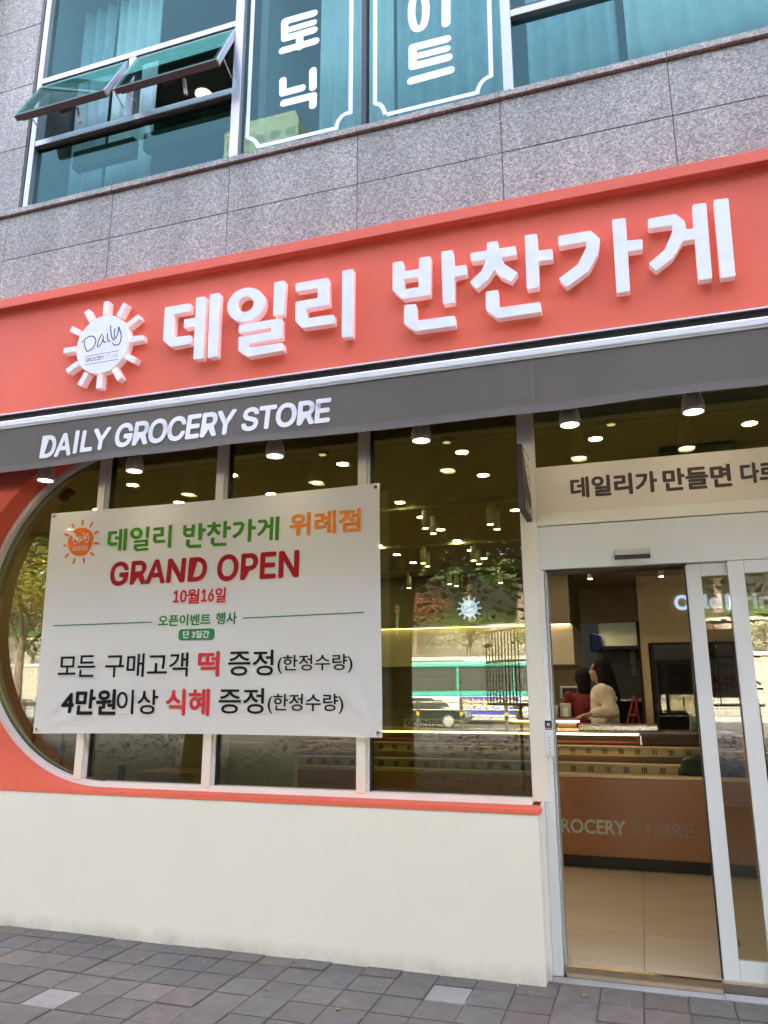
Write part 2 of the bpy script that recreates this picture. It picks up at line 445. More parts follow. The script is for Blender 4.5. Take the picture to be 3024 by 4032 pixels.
def ribbon(name, pts, width, Y, mat, parent, xf=None):
    """pen line of even width through (x, z) points on the plane y = Y"""
    V = [Vector(p) for p in pts]; vs = []; fs = []
    for i, p in enumerate(V):
        d = (V[min(i+1, len(V)-1)] - V[max(i-1, 0)]).normalized(); n = Vector((-d.y, d.x))*width/2
        for q in (p-n, p+n):
            c = (q.x, Y - i*.00002, q.y); vs.append(xf(c) if xf else c)
    fs = [(2*i, 2*i+2, 2*i+3, 2*i+1) for i in range(len(V)-1)]
    me = bpy.data.meshes.new(name); me.from_pydata(vs, [], fs); me.materials.append(mat)
    return link(name, me, parent)

def smooth_line(pts, n=6):
    out = []; P_ = [Vector(p) for p in pts]
    for i in range(len(P_)-1):
        a, b, c, d = P_[max(i-1, 0)], P_[i], P_[i+1], P_[min(i+2, len(P_)-1)]
        for k in range(n):
            t = k/n
            q = .5*((2*b) + (c-a)*t + (2*a-5*b+4*c-d)*t*t + (3*b-a-3*c+d)*t**3)
            out.append((q.x, q.y))
    out.append(tuple(P_[-1])); return out
#PART2
# ================================================================== SETTING: ground, pavement, road
GZ = -0.055
M['ground'] = paint('bare_ground', (.10, .095, .08), .95, var=.2)
M['asphalt'] = paint('asphalt', (.055, .055, .057), .85, var=.15, vscale=2, bump=.3)
M['paver'] = paint('paver_grey', (.112, .104, .092), .85, var=.16, vscale=14, bump=.5, bscale=160, rnd=.13, dirt=(.09, .075, .06), dscale=5, damt=.65)
M['paver_warm'] = paint('paver_brown', (.130, .110, .092), .85, var=.15, vscale=14, bump=.5, bscale=160, rnd=.16, dirt=(.10, .085, .07), dscale=5, damt=.5)
M['paver_light'] = paint('paver_pale', (.23, .22, .20), .85, var=.10, vscale=14, bump=.5, bscale=160, rnd=.08)
M['grout'] = paint('paver_joint_dirt', (.095, .085, .072), .95, var=.2)
struct('ground', MB().box(-300, 300, -300, 200, -1.0, -0.32), M['ground'])
pav = struct('pavement', MB().box(-14, 14, -6.6, 0.02, -0.35, GZ-.0065), M['grout'])
road = struct('road', MB().box(-150, 150, -44, -7.3, -0.316, -0.20), M['asphalt'])
M['line'] = paint('road_paint', (.75, .75, .72), .6)
for yy, nm in ((-20.0, 0), (-32.0, 1)):
    for k in range(-8, 9):
        o = MB().box(k*8.0, k*8.0+3.6, yy-.07, yy+.07, -.204, -.196).build('lane_line', M['line'], road)
kerb = struct('kerb', MB().box(-60, 60, -7.30, -7.12, -0.34, -0.05), M['concrete'])
struct('far_pavement', MB().box(-150, 150, -48.2, -44.0, -0.33, -0.06), M['concrete'])
# paving stones in front of the shop, stone by stone
TX, TY = .2145, .2265
def stone_mesh(nm, mat):
    g = .0018
    mb = MB().box(-TX/2+g, TX/2-g, -TY/2+g, TY/2-g, -.05, 0)
    me = bpy.data.meshes.new(nm); me.from_pydata(mb.v, [], mb.f)
    bm = bmesh.new(); bm.from_mesh(me)
    ed = [e for e in bm.edges if all(v.co.z > -.01 for v in e.verts)]
    bmesh.ops.bevel(bm, geom=ed, offset=.0032, segments=2, affect='EDGES'); bm.to_mesh(me); bm.free()
    me.materials.append(mat); return me
sm = [stone_mesh('paving_stone', M[k]) for k in ('paver', 'paver_warm', 'paver_light')]
rp = random.Random(5)
pale = {(-14, 5), (-5, 2)}
for j in range(1, 9):
    for i in range(-23, 6):
        x = -.107 + (i + .5)*TX; y = -.083 - (j - .5)*TY
        if x < -.6 and y > -.20: 
            if y > -.10: continue
        d = abs(x + .3) < .35 or x < -3.6
        k = 1 if (d and rp.random() < .45) or rp.random() < .08 else 0
        if (i, j) in pale: k = 2
        o = link('paving_stone', sm[k], pav, loc=(x, y, GZ + rp.uniform(-.0035, .0025)))
        o.rotation_euler = (rp.uniform(-.008, .008), rp.uniform(-.008, .008), rp.uniform(-.006, .006))
far = []
for j in range(9, 29):
    for i in range(-30, 30): far.append((-.107+(i+.5)*TX, -.083-(j-.5)*TY))
mb = MB()
for x, y in far: mb.box(x-TX/2+.004, x+TX/2-.004, y-TY/2+.004, y+TY/2-.004, GZ-.04, GZ+rp.uniform(-.003, .002))
tag(mb.build('paving_stones_behind', M['paver'], pav), kind='stuff')

# ================================================================== the granite building
bld = thing('commercial_building', (-1.7, 6, GZ), 'grey speckled granite building front with teal windows above the orange shop sign', 'building')
core = MB()
core.box(-9, 8, .001, .30, 3.66, 5.645)            # spandrel behind the granite
core.box(-9, -5.0, .002, .60, 3.661, 24); core.box(-9, -7.13, .26, .6, -.05, 3.659)          # left pier
core.box(-5.0, 8, .03, .60, 8.42, 24)           # unseen upper storeys, raised to shade the street
core.box(6.5, 8, .03, .6, -.05, 8.42)
core.build('wall_core', M['joint'], bld)
MB().box(-9, 8, 13.6, 14, -.05, 24).build('rear_wall', M['concrete'], bld)  # unseen rear, sides and roof, added to block the sun
MB().box(-9, -8.7, .6, 13.6, -.05, 24).build('side_wall', M['concrete'], bld)
MB().box(7.7, 8, .6, 13.6, -.05, 24).build('side_wall', M['concrete'], bld)
MB().box(-9, 8, .6, 13.6, 23.7, 23.9).build('roof', M['concrete'], bld)
gx = [-9.6+1.12*k for k in range(0)]
xs = [-8.48, -7.36, -6.24, -5.12, -3.995, -2.870, -1.765, -.666, .477, 1.60, 2.72, 3.84, 4.96, 6.08]
g = .0030
for a, b in zip(xs, xs[1:]):
    for z0, z1 in ((4.50, 5.214), (5.214, 5.650)):
        MB().box(a+g, b-g, -.006+random.uniform(-.001, .001), .034, z0+g, z1-g).build('granite_panel', M['granite'], bld, bevel=.0015, seg=1)
    MB().box(a+.003, b-.003, -.034, .24, 5.656, 5.706).build('granite_sill', M['granite'], bld, bevel=.002, seg=1)
for a, b in ((-5.52, -5.02), (-6.6, -5.52)):
    zz = [5.706, 6.375, 7.060, 7.745, 8.43, 9.1, 9.8, 10.5, 11.2, 11.9, 12.6]
    for z0, z1 in zip(zz, zz[1:]):
        MB().box(a+g, b-g, -.006, .034, z0+g, z1-g).build('granite_panel', M['granite'], bld, bevel=.0015, seg=1)
for a, b in zip(xs[3:], xs[4:]):
    for z0, z1 in ((8.43, 9.1), (9.1, 9.8)):
        MB().box(a+g, b-g, -.006, .034, z0+g, z1-g).build('granite_panel', M['granite'], bld, bevel=.0015, seg=1)

# drainpipe at the left end
dp = thing('drainpipe', (-5.62, -.10, GZ), 'slim pale drainpipe running up the granite pier', 'drainpipe')
MB().tube([(-5.62, -.10, -.05), (-5.62, -.10, 12.8)], .048, 14).build('pipe', M['bar_white'], dp, smooth=True)
for z in (6.0, 8.2, 10.4):
    MB().box(-5.68, -5.56, -.16, .02, z, z+.04).build('bracket', M['steel'], dp, bevel=.004)

# ---------------- upper windows
AL = M['aluminium']
def frame(*boxes):
    mb = MB()
    for b in boxes: mb.box(*b)
    return mb
W0, W1 = .004, .11
win1 = frame((-4.987, -4.930, W0, W1, 5.712, 8.42)).build('window', AL, bld, bevel=.003)
def member(parent, name, x0, x1, z0, z1, y0=W0+.003, y1=W1-.004, mat=None):
    return MB().box(x0, x1, y0, y1, z0, z1).build(name, mat or AL, parent, bevel=.003)
member(win1, 'frame_post', -2.892, -2.812, 5.712, 8.42, y0=W0, y1=W1)
member(win1, 'transom', -4.929, -2.893, 7.036, 7.094)
member(win1, 'transom', -4.929, -2.893, 6.356, 6.414)
member(win1, 'bottom_rail', -4.929, -2.893, 5.712, 5.738, y0=.02)
member(win1, 'post', -3.966, -3.890, 6.415, 7.035)
M['gasket_brown'] = paint('dark_sash_rubber', (.05, .042, .04), .55)
for (a, b, c, d) in ((-4.929, -2.893, 7.010, 7.035), (-4.929, -2.893, 6.338, 6.355)):
    MB().box(a, b, .03, .09, c, d).build('gasket', M['gasket_brown'], win1)
def pane(parent, x0, x1, z0, z1, y, mat, name='pane'):
    return MB().add([(x0, y, z0), (x1, y, z0), (x1, y, z1), (x0, y, z1)], [(0, 1, 2, 3)]).build(name, mat, parent)
pane(win1, -4.930, -2.892, 7.094, 8.42, .055, M['glass_up'])
pane(win1, -4.930, -2.892, 5.738, 6.340, .055, M['glass_up'])
# open top-hung sashes
M['sash'] = paint('sash_dark_aluminium', (.16, .14, .14), .45, metal=.3, var=.05)
M['sash_light'] = paint('sash_edge', (.50, .50, .54), .35, metal=.5)
def sash(x0, x1, th, zh=7.015, L=.60):
    d = Vector((0, -math.sin(th), -math.cos(th))); n = Vector((0, -math.cos(th), math.sin(th))); ex = Vector((1, 0, 0))
    o = Vector((0, .012, zh))
    fr = MB(); wd = .042; T = .020
    def bar(xa, xb, sa, sb, t0, t1):
        fr.obox(o + ex*((xa+xb)/2) + d*((sa+sb)/2) + n*((t0+t1)/2), ex*((xb-xa)/2), n*((t1-t0)/2), d*((sb-sa)/2))
    bar(x0, x1, .0, wd, -.05, .0); bar(x0, x1, L-wd, L, -.05, .0)
    bar(x0, x0+wd, wd, L-wd, -.05, .0); bar(x1-wd, x1, wd, L-wd, -.05, .0)
    bar(x0+.02, x1-.02, L-.085, L-wd-.001, -.072, -.02)       # inner rail with the handle
    f = fr.build('sash', M['sash'], win1, bevel=.003)
    for (xa, xb, sa, sb) in ((x0-.004, x0+.004, .0, L), (x1-.004, x1+.004, 0, L)):
        ed = MB().obox(o + ex*((xa+xb)/2) + d*((sa+sb)/2) + n*(-.022), ex*.007, n*.024, d*((sb-sa)/2))
        ed.build('sash_edge', M['sash_light'], win1)
    q = [o + ex*x0 + n*.006, o + ex*x1 + n*.006, o + ex*x1 + d*L + n*.006, o + ex*x0 + d*L + n*.006]
    MB().add(q, [(3, 2, 1, 0)]).build('sash_pane', M['glass_up'], win1)
    for xx in (x0+.02, x1-.02):                                # stays
        a = o + ex*xx + d*.42 - n*.05; b = Vector((xx, .04, zh-.47))
        MB().tube([a, b], .007, 6).build('stay_arm', M['steel'], win1)
    hx = (x0+x1)/2
    MB().obox(o + ex*hx + d*(L-.06) - n*.085, ex*.06, n*.012, d*.018).build('handle', M['black'], win1)
    p = o + ex*(hx+.12) + d*(L-.05) - n*.09
    MB().obox(p + Vector((0, .03, -.05)), ex*.012, Vector((0, .012, .0)), Vector((0, .02, -.06))).build('pull', M['frame_white'], win1)
sash(-4.935, -3.985, R(26)); sash(-3.890, -2.900, R(25))
# middle window: two big panes with film lettering
win2 = MB().box(-1.744, -1.705, .02, .10, 5.712, 8.42).build('window', M['black'], bld)
tag(win2, 'middle window of two tall panes with white film lettering')
pane(win2, -2.812, -1.744, 5.712, 8.42, .055, M['glass_up']); pane(win2, -1.705, -.636, 5.712, 8.42, .055, M['glass_up'])
win3 = frame((-.636, -.563, W0, W1, 5.712, 8.42)).build('window', AL, bld, bevel=.003)
member(win3, 'frame_post', 3.4, 3.47, 5.712, 8.42, y0=W0, y1=W1)
member(win3, 'transom', -.562, 3.399, 6.370, 6.430)
MB().box(-.562, 3.399, .03, .09, 6.431, 6.47).build('gasket', M['gasket_brown'], win3)
pane(win3, -.563, 3.4, 5.712, 6.370, .055, M['glass_up']); pane(win3, -.563, 3.4, 6.47, 8.42, .055, M['glass_up'])
pane(win3, 3.47, 6.5, 5.712, 8.42, .055, M['glass_up'])

z1 = lambda a, b: (a*.9114, b*.9114)
z2 = lambda a, b: (1512+a*.9114, b*.9114)
FILM_Y = .0535
def film_strokes(name, items, parent):
    st = []
    for f, (a, b), (c, d), wd in items:
        p, q = at(*f(a, b), FILM_Y), at(*f(c, d), FILM_Y); st.append((p.x, p.z, q.x, q.z, wd))
    return flat_strokes(name, st, FILM_Y, M['window_film'], parent)
wS = .068
film_strokes('film_letter', [(z1, (1232, 92), (1356, 57), wS), (z1, (1250, 128), (1356, 97), wS*.85), (z1, (1232, 166), (1356, 130), wS), (z1, (1230, 95), (1230, 166), wS*1.0), (z1, (1295, 160), (1295, 203), wS), (z1, (1220, 220), (1364, 178), wS)], win2)
film_strokes('film_letter', [(z1, (1222, 348), (1222, 402), wS), (z1, (1222, 402), (1305, 380), wS), (z1, (1352, 306), (1352, 378), wS), (z1, (1226, 446), (1354, 414), wS), (z1, (1354, 414), (1352, 456), wS)], win2)
film_strokes('film_letter', [(z2, (268, -90), (268, 100), wS*1.05)], win2)
film_strokes('film_letter', [(z2, (125, 205), (272, 168), wS), (z2, (140, 243), (272, 210), wS*.85), (z2, (125, 287), (278, 248), wS), (z2, (124, 205), (124, 287), wS), (z2, (118, 350), (287, 303), wS)], win2)
ov = [(150 + 31*math.cos(t)*(abs(math.cos(t))**-.25 if abs(math.cos(t)) > .01 else 1), 48 + 76*math.sin(t) - .18*31*math.cos(t)) for t in [2*math.pi*k/28 for k in range(29)]]
ov = [at(*z2(a, b), FILM_Y) for a, b in ov]
ribbon('film_letter', [(q.x, q.z) for q in ov], .062, FILM_Y, M['window_film'], win2)
def border(pts, f):
    P_ = [at(*f(a, b), FILM_Y+.001) for a, b in pts]
    ribbon('film_border', [(p.x, p.z) for p in P_], .034, FILM_Y+.001, M['window_film'], win2)
def arcpts(c, r0, a0, a1, n=8): return [(c[0]+r0[0]*math.cos(R(a0+(a1-a0)*k/n)), c[1]+r0[1]*math.sin(R(a0+(a1-a0)*k/n))) for k in range(n+1)]
border([(1096, -40), (1068, 596)], z1); border([(1068, 596), (1078, 597)] + [(1092, 602), (1104, 612), (1112, 624), (1118, 636)], z1)
border([(1113, 634), (1452, 553)], z1); border([(1452, 560), (1455, 542), (1462, 520), (1478, 500), (1495, 490), (1516, 486)], z1)
border([(1514, 492), (1519, -40)], z1)
border([(1621, -40), (1620, 450)], z1); border([(1620, 448), (1640, 450), (1652, 462), (1659, 478), (1664, 494)], z1)
border([(12, 494), (402, 400)], z2); border([(402, 406), (405, 388), (415, 365), (430, 345), (448, 333), (466, 328)], z2); border([(463, 333), (453, -40)], z2)

# ---------------- rooms behind the upper windows
M['room'] = paint('upper_room_wall', (.30, .28, .25), .9, var=.04)
M['room_dark'] = paint('upper_room_ceiling', (.42, .40, .37), .9)
MB_ = MB(); MB_.box(-5.0, 6.5, 5.0, 5.1, 4.8, 8.42)
o = struct('upper_room_wall', MB_, M['room'])
struct('upper_room_ceiling', MB().box(-5.0, 6.5, .62, 4.99, 8.30, 8.40), M['room_dark'])
struct('upper_room_floor', MB().box(-5.0, 6.5, .31, 4.99, 4.70, 4.80), M['room'])
struct('upper_room_wall_end', MB().box(-5.1, -4.995, .61, 4.99, 4.80, 8.29), M['room'])
struct('upper_room_wall_end', MB().box(6.0, 6.1, .61, 4.99, 4.80, 8.29), M['room'])
struct('upper_room_partition', MB().box(-2.86, -2.79, .40, 4.0, 4.80, 8.29), M['room'])
M['curtain'] = paint('sheer_curtain', (.74, .78, .76), .9, var=.06, vscale=6)
M['curtain_blue'] = paint('sheer_curtain_blue', (.50, .58, .60), .9, var=.1, vscale=5)
def curtain(x0, x1, y, mat, label, amp=.035, per=.14, z0=4.85, z1=8.28, seed=0):
    rr = random.Random(seed); n = int((x1-x0)/.018); mb = MB(); vs = []
    ph = rr.uniform(0, 6)
    for i in range(n+1):
        x = x0 + (x1-x0)*i/n
        yy = y + amp*math.sin(2*math.pi*x/per + 1.6*math.sin(x*3.1+ph)) + .02*math.sin(x*5+ph)
        vs += [(x, yy, z0), (x, yy, z1)]
    mb.add(vs, [(2*i, 2*i+2, 2*i+3, 2*i+1) for i in range(n)])
    o = mb.build('curtain', mat, None, smooth=True)
    m = o.modifiers.new('thickness', 'SOLIDIFY'); m.thickness = .004
    return tag(o, label, 'curtain', 'sheer curtains of the upper floor')
curtain(-4.95, -4.50, .45, M['curtain_blue'], 'narrow bluish sheer curtain at the end beside the granite pier', seed=1)
curtain(-4.46, -3.93, .42, M['curtain'], 'pale sheer curtain hanging behind the open sashes', seed=2)
curtain(-2.30, -1.62, .50, M['curtain'], 'pale sheer curtain behind the first column of white film letters', seed=3)
curtain(-1.60, -.70, .55, M['curtain_blue'], 'bluish sheer curtain behind the second column of white film letters', seed=4)
curtain(-.50, .20, .55, M['curtain_blue'], 'bluish sheer curtain just right of the silver window post', seed=5)
curtain(.26, 1.6, .50, M['curtain'], 'wide pale sheer curtain behind the right hand window', seed=6, per=.2)
M['glow_yellow'] = emitter('warm_ceiling_lamp', (1, .84, .38), lum(3.5))
for k, (u, v) in enumerate((z1(614, 73), z1(880, 403))):
    d = CR*(u-1512) + CU*(2016-v) + _f*FPX; s_ = (8.295-CAM_H)/d.z
    x, y = d.x*s_, -CAM_D + d.y*s_
    t = thing('ceiling_light', (x, y, 8.30), ['round warm ceiling light above the pale upstairs curtain', 'round warm ceiling light deeper in the upstairs room behind the open sash'][k], 'ceiling light', 'upstairs ceiling lights')
    MB().lathe([(.115, 0), (.12, -.012), (.10, -.02)], (x, y, 8.30), 24).build('trim', M['frame_white'], t, smooth=True)
    MB().lathe([(.098, -.0205), (.09, -.026)], (x, y, 8.30), 24).build('lens', M['glow_yellow'], t, smooth=True)
# green beam and leaning boards seen through the lower left pane
M['green_film'] = paint('olive_beam', (.06, .11, .055), .7)
tag(MB().box(-4.62, -3.97, .16, .24, 6.16, 6.335).build('blind_box', M['green_film']), 'dark green blind box behind the lower left pane beside the pale curtain', 'blind', 'rolled blinds behind the lower pane')
tag(MB().box(-3.86, -2.92, .16, .24, 6.17, 6.335).build('blind_box', M['green_film']), 'dark green blind box behind the lower pane beside the silver mullion', 'blind', 'rolled blinds behind the lower pane')
M['board'] = paint('cream_board', (.50, .44, .33), .7)
MBt = MB().obox((-3.12, .36, 5.86), (.07, 0, 0), (0, .01, .0), (0.02, .02, .19))
tag(MBt.build('leaning_board', M['board']), 'small cream board leaning inside the lower left pane', 'board')
# ---------------- unseen buildings next door, added to shade the street at both sides
M['neighbour'] = paint('pale_render', (.42, .40, .37), .85, var=.06, vscale=.8)
for nx0, nx1, lb in ((-34, -9.02, 'unseen plain pale building added for shade next to the drainpipe side'), (8.02, 34, 'unseen plain pale building added for shade past the shop door side')):
    nb_ = thing('shade_neighbour_building', ((nx0+nx1)/2, 7, GZ), lb, 'building', 'buildings next door added for shade')
    MB().box(nx0, nx1, .15, 14, -.06, 24).build('wall', M['neighbour'], nb_)
    k = 0
    x = nx0 + 1.2
    while x < nx1 - 2.2:
        for z in (.9, 4.9, 8.4, 11.9, 15.4, 18.9):
            f = MB().box(x, x+1.9, .10, .149, z, z+1.9).build('window', AL, nb_)
            MB().box(x+.07, x+1.83, .08, .0995, z+.07, z+1.83).build('pane', M['glass_dark'] if 'glass_dark' in M else M.setdefault('glass_dark', paint('dark_glazing', (.03, .045, .05), .06, spec=.8)), f)
        x += 3.1
# ================================================================== SHOP FRONT
FY = -.17                                             # face of the orange and cream walls
shop = thing('storefront', (-2.6, 0, GZ), 'cream and orange rendered shop front with a round-ended window', 'shop front')
MB().box(-9, -.600, FY, .12, -.07, .803).build('cream_wall', M['cream'], shop, bevel=.006)
MB().box(-.5995, -.583, FY+.10, .12, -.07, .850).build('wall_return', M['cream'], shop)
AC, AR = (-3.65, 2.08), 1.25
arc = [(AC[0] + AR*math.cos(R(a)), AC[1] + AR*math.sin(R(a))) for a in [270 - 180*k/48 for k in range(49)]]
poly = [(-9, .805), (-.594, .805), (-.594, .830)] + arc + [(-.594, 3.33), (-.594, 3.398), (-9, 3.398)]
orange = MB().prism(poly, FY-.004, .0).build('orange_surround', M['orange'], shop)
# backing wall behind the orange render so no light leaks past the curve
arc2 = [(AC[0] + 1.30*math.cos(R(a)), AC[1] + 1.30*math.sin(R(a))) for a in [270 - 180*k/32 for k in range(33)]]
MB().prism([(-9, .70), (AC[0], .70)] + arc2 + [(AC[0], 3.655), (-9, 3.655)], .106, .25).build('backing_wall', M['concrete'], shop)
MB().box(-3.66, 6.5, .106, .25, 3.33, 3.66).build('lintel', M['concrete'], shop)
MB().box(-3.66, -.60, .121, .25, -.05, .80).build('backing_wall', M['concrete'], shop)
MB().box(-.593, 6.5, -.10, .10, 3.27, 3.654).build('soffit_beam', M['cream_metal'], shop)
# white frame round the window opening
ro, ri = 1.249, 1.214
fo = [(-.652, AC[1]-ro)] + [(AC[0]+ro*math.cos(R(a)), AC[1]+ro*math.sin(R(a))) for a in [270-180*k/48 for k in range(49)]] + [(-.652, AC[1]+ro)]
fi = [(-.652, AC[1]-ri)] + [(AC[0]+ri*math.cos(R(a)), AC[1]+ri*math.sin(R(a))) for a in [270-180*k/48 for k in range(49)]] + [(-.652, AC[1]+ri)]
vs = []; fs = []
for (a, b) in zip(fo, fi):
    vs += [(a[0], .002, a[1]), (b[0], .002, b[1]), (b[0], .105, b[1]), (a[0], .105, a[1])]
for i in range(len(fo)-1):
    k = 4*i
    for j in range(4): fs.append((k+j, k+(j+1) % 4, k+4+(j+1) % 4, k+4+j))
wf = MB().add(vs, fs).build('window_frame', M['frame_white'], shop, fixn=True)
# black gasket line inside the frame
gi = ri - .008; g0 = [(AC[0]+ri*math.cos(R(a)), AC[1]+ri*math.sin(R(a))) for a in [270-180*k/48 for k in range(49)]]
g1 = [(AC[0]+gi*math.cos(R(a)), AC[1]+gi*math.sin(R(a))) for a in [270-180*k/48 for k in range(49)]]
vs = []; fs = []
for a, b in zip(g0, g1): vs += [(a[0], .050, a[1]), (b[0], .050, b[1])]
MB().add(vs, [(2*i, 2*i+2, 2*i+3, 2*i+1) for i in range(48)]).build('gasket', M['black'], wf, fixn=True)
mull = [(-3.890, -3.826), (-2.854, -2.790), (-1.748, -1.684)]
for a, b in mull:
    zb = AC[1]-ri+.001 + (.02 if a < -3.7 else 0)
    m = MB().box(a, b, -.004, .103, zb-.012, 3.30).build('mullion', M['cream_metal'], shop, bevel=.004)
    MB().box(b+.0005, b+.012, .03, .10, zb, 3.29).build('side_trim', M['frame_white'], m)
    MB().box(b+.0125, b+.022, .045, .10, zb, 3.29).build('gasket', M['black'], m)
    MB().box(a-.008, a-.0005, .045, .10, zb, 3.29).build('gasket', M['black'], m)
MB().box(-.652, -.550, -.004, .103, .852, 3.30).build('post', M['cream_metal'], shop, bevel=.004)
MB().box(-.660, -.6525, .045, .10, .875, 3.29).build('gasket', M['black'], shop)
# panes: sealed double units, two real surfaces
def unit(name, poly, mat, parent, y=.060, t=.022):
    return MB().prism(poly, y, y+t).build(name, mat, parent)
rg = ri - .002
a1 = math.degrees(math.acos((-3.891-AC[0])/rg))
left = [(AC[0]+rg*math.cos(R(a)), AC[1]+rg*math.sin(R(a))) for a in [a1 + (360-2*a1)*k/40 for k in range(41)]]
unit('pane', left, M['glass_shop'], shop)
zb, zt = AC[1]-rg, 3.292
a1b = 360-math.degrees(math.acos((-3.803-AC[0])/rg))
sec = [(AC[0]+rg*math.cos(R(a)), AC[1]+rg*math.sin(R(a))) for a in [a1b + (270-a1b)*k/6 for k in range(7)]]
unit('pane', sec + [(-2.862, zb), (-2.862, zt)] + [(x, AC[1]+(AC[1]-z)) for x, z in sec[::-1]], M['glass_shop'], shop)
unit('pane', [(-2.768, zb), (-1.756, zb), (-1.756, zt), (-2.768, zt)], M['glass_shop'], shop)
unit('pane', [(-1.662, zb), (-.660, zb), (-.660, zt), (-1.662, zt)], M['glass_shop'], shop)
unit('pane', [(-.545, 2.874), (3.4, 2.874), (3.4, 3.27), (-.545, 3.27)], M['glass_shop'], shop)
# over the door: name panel and trim
M['panel_tan'] = paint('satin_cream_panel', (.66, .60, .50), .5, var=.02)
pan = MB().box(-.548, 5.0, .030, .095, 2.560, 2.872).build('name_panel', M['panel_tan'], shop)
MB().box(-.549, 5.0, -.002, .10, 2.482, 2.558).build('panel_trim', M['cream_metal'], shop, bevel=.004)
M['brown_print'] = paint('brown_print', (.045, .025, .020), .6)
zq = lambda a, b: (2050+a*.5871, 1500+b*.5871)
def tx(name, s, bl, tr, Y, mat, parent, **k):
    p, q = at(*bl, Y), at(*tr, Y)
    return text(name, s, p.x, q.x, p.z, q.z, Y, mat, parent, **k)
p0, p1 = at(*zq(342, 768), .029), at(*zq(905, 612), .029)
zc_ = at(*zq(342, 650), .029).z; zb_ = at(*zq(620, 772), .029).z
text('lettering', '데일리가', p0.x, p1.x, at(*zq(500, 772), .029).z, at(*zq(650, 628), .029).z, .029, M['brown_print'], pan, bold=.0052)
p0, p1 = at(*zq(962, 700), .029), at(*zq(1415, 700), .029)
text('lettering', '만들면', p0.x, p1.x, at(*zq(1030, 732), .029).z, at(*zq(1330, 565), .029).z, .029, M['brown_print'], pan, bold=.0052)
p0 = at(*zq(1482, 640), .029)
text('lettering', '다르다', p0.x, p0.x+.30, at(*zq(1600, 678), .029).z, at(*zq(1600, 548), .029).z, .029, M['brown_print'], pan, bold=.0052)

# ================================================================== automatic sliding door
door = thing('automatic_door', (0, .03, 0), 'white framed automatic sliding glass door standing half open', 'door')
WM = M['white_metal']
hd = MB().box(-.576, 5.0, .004, .20, 2.206, 2.478).build('header', WM, door, bevel=.005)
MB().box(-.515, .30, .02, .18, 2.193, 2.2055).build('header_gasket', M['black'], door)
MB().box(-.582, -.5245, .0, .10, -.054, 2.205).build('jamb', WM, door, bevel=.004)
MB().box(-.524, -.509, .030, .14, -.054, 2.204).build('guide', M['silver_plastic'], door, bevel=.003)
# sensor
s0, s1 = at(1400+1042*.979, 1500+712*.979, -.04), at(1400+1182*.979, 1500+672*.979, -.04)
sx0, sx1, sz0, sz1 = s0.x, s1.x, s0.z-.005, s1.z
se = MB().prism([(sx0, sz0+.018), (sx1, sz0+.018), (sx1-.006, sz1), (sx0+.006, sz1)], -.045, .003).build('sensor', M['silver_plastic'], door, bevel=.004)
MB().prism([(sx0-.001, sz0), (sx1+.001, sz0), (sx1, sz0+.0175), (sx0, sz0+.0175)], -.052, .002).build('sensor_lens', M['black'], se)
# push plate
q0, q1 = at(2050+530*.1808, 2700+1535*.1808, -.012), at(2050+718*.1808, 2700+752*.1808, -.012)
pp = MB().box(q0.x+.004, q1.x-.006, -.016, -.0005, q0.z, q1.z).build('push_plate', WM, door, bevel=.004)
px0, px1, pz0, pz1 = q0.x+.004, q1.x-.006, q0.z, q1.z
MB().box(px0+.005, px1-.005, -.0175, -.0162, pz1-.054, pz1-.002).build('push_button', M['black'], pp)
cx, cz = (px0+px1)/2, pz1-.024
MB().lathe([(.0085, -.0186), (.0085, -.0178)], (cx, 0, cz), 20, 'y').build('button_ring', M['frame_white'], pp)
MB().lathe([(.005, -.0192), (.005, -.0187)], (cx, 0, cz), 16, 'y').build('button_centre', M['black'], pp)
text('lettering', 'PUSH', px0+.008, px1-.008, pz1-.050, pz1-.043, -.0180, M['frame_white'], pp, offset=.02)
M['ink'] = paint('dark_ink', (.05, .05, .06), .6)
for k, ch in enumerate('눌러주세요'):
    zc = pz0 + .107 - k*.0205
    text('lettering', ch, cx-.006, cx+.006, zc-.0055, zc+.0055, -.0166, M['ink'], pp)
text('lettering', 'AUTO', cx-.010, cx+.010, pz0+.008, pz0+.013, -.0166, M['ink'], pp)
# sliding leaf, pushed open behind the fixed light
def leaf(name, x0, x1, y0, y1, z0, z1, sl_, rt, rb, glassmat, lab):
    f = MB()
    f.box(x0, x0+sl_, y0, y1, z0, z1)
    o = f.build(name, WM, door, bevel=.004); tag(o, lab)
    MB().box(x1-sl_, x1, y0, y1, z0, z1).build('stile', WM, o, bevel=.004)
    MB().box(x0+sl_+.0005, x1-sl_-.0005, y0+.002, y1-.002, z1-rt, z1).build('top_rail', WM, o, bevel=.003)
    MB().box(x0+sl_+.0005, x1-sl_-.0005, y0+.002, y1-.002, z0, z0+rb).build('bottom_rail', WM, o, bevel=.003)
    unit('pane', [(x0+sl_, z0+rb), (x1-sl_, z0+rb), (x1-sl_, z1-rt), (x0+sl_, z1-rt)], glassmat, o, y=(y0+y1)/2-.006, t=.012)
    return o
lf = leaf('sliding_leaf', .296, 1.22, .052, .092, -.012, 2.203, .082, .074, .108, M['glass_clear'], 'sliding leaf drawn back behind the fixed leaf')
MB().box(.287, .2955, .055, .090, -.012, 2.19).build('edge_gasket', M['black'], lf)
MB().box(.386, .392, .0668, .0675, .16, .19).build('sticker', M['ink'], lf)
ff = leaf('fixed_leaf', .520, 1.50, .006, .046, -.045, 2.204, .085, .074, .10, M['glass_clear'], 'fixed glass leaf beside the opening')
MB().box(1.51, 5.0, .02, .10, -.05, 2.2).build('side_light', WM, door)
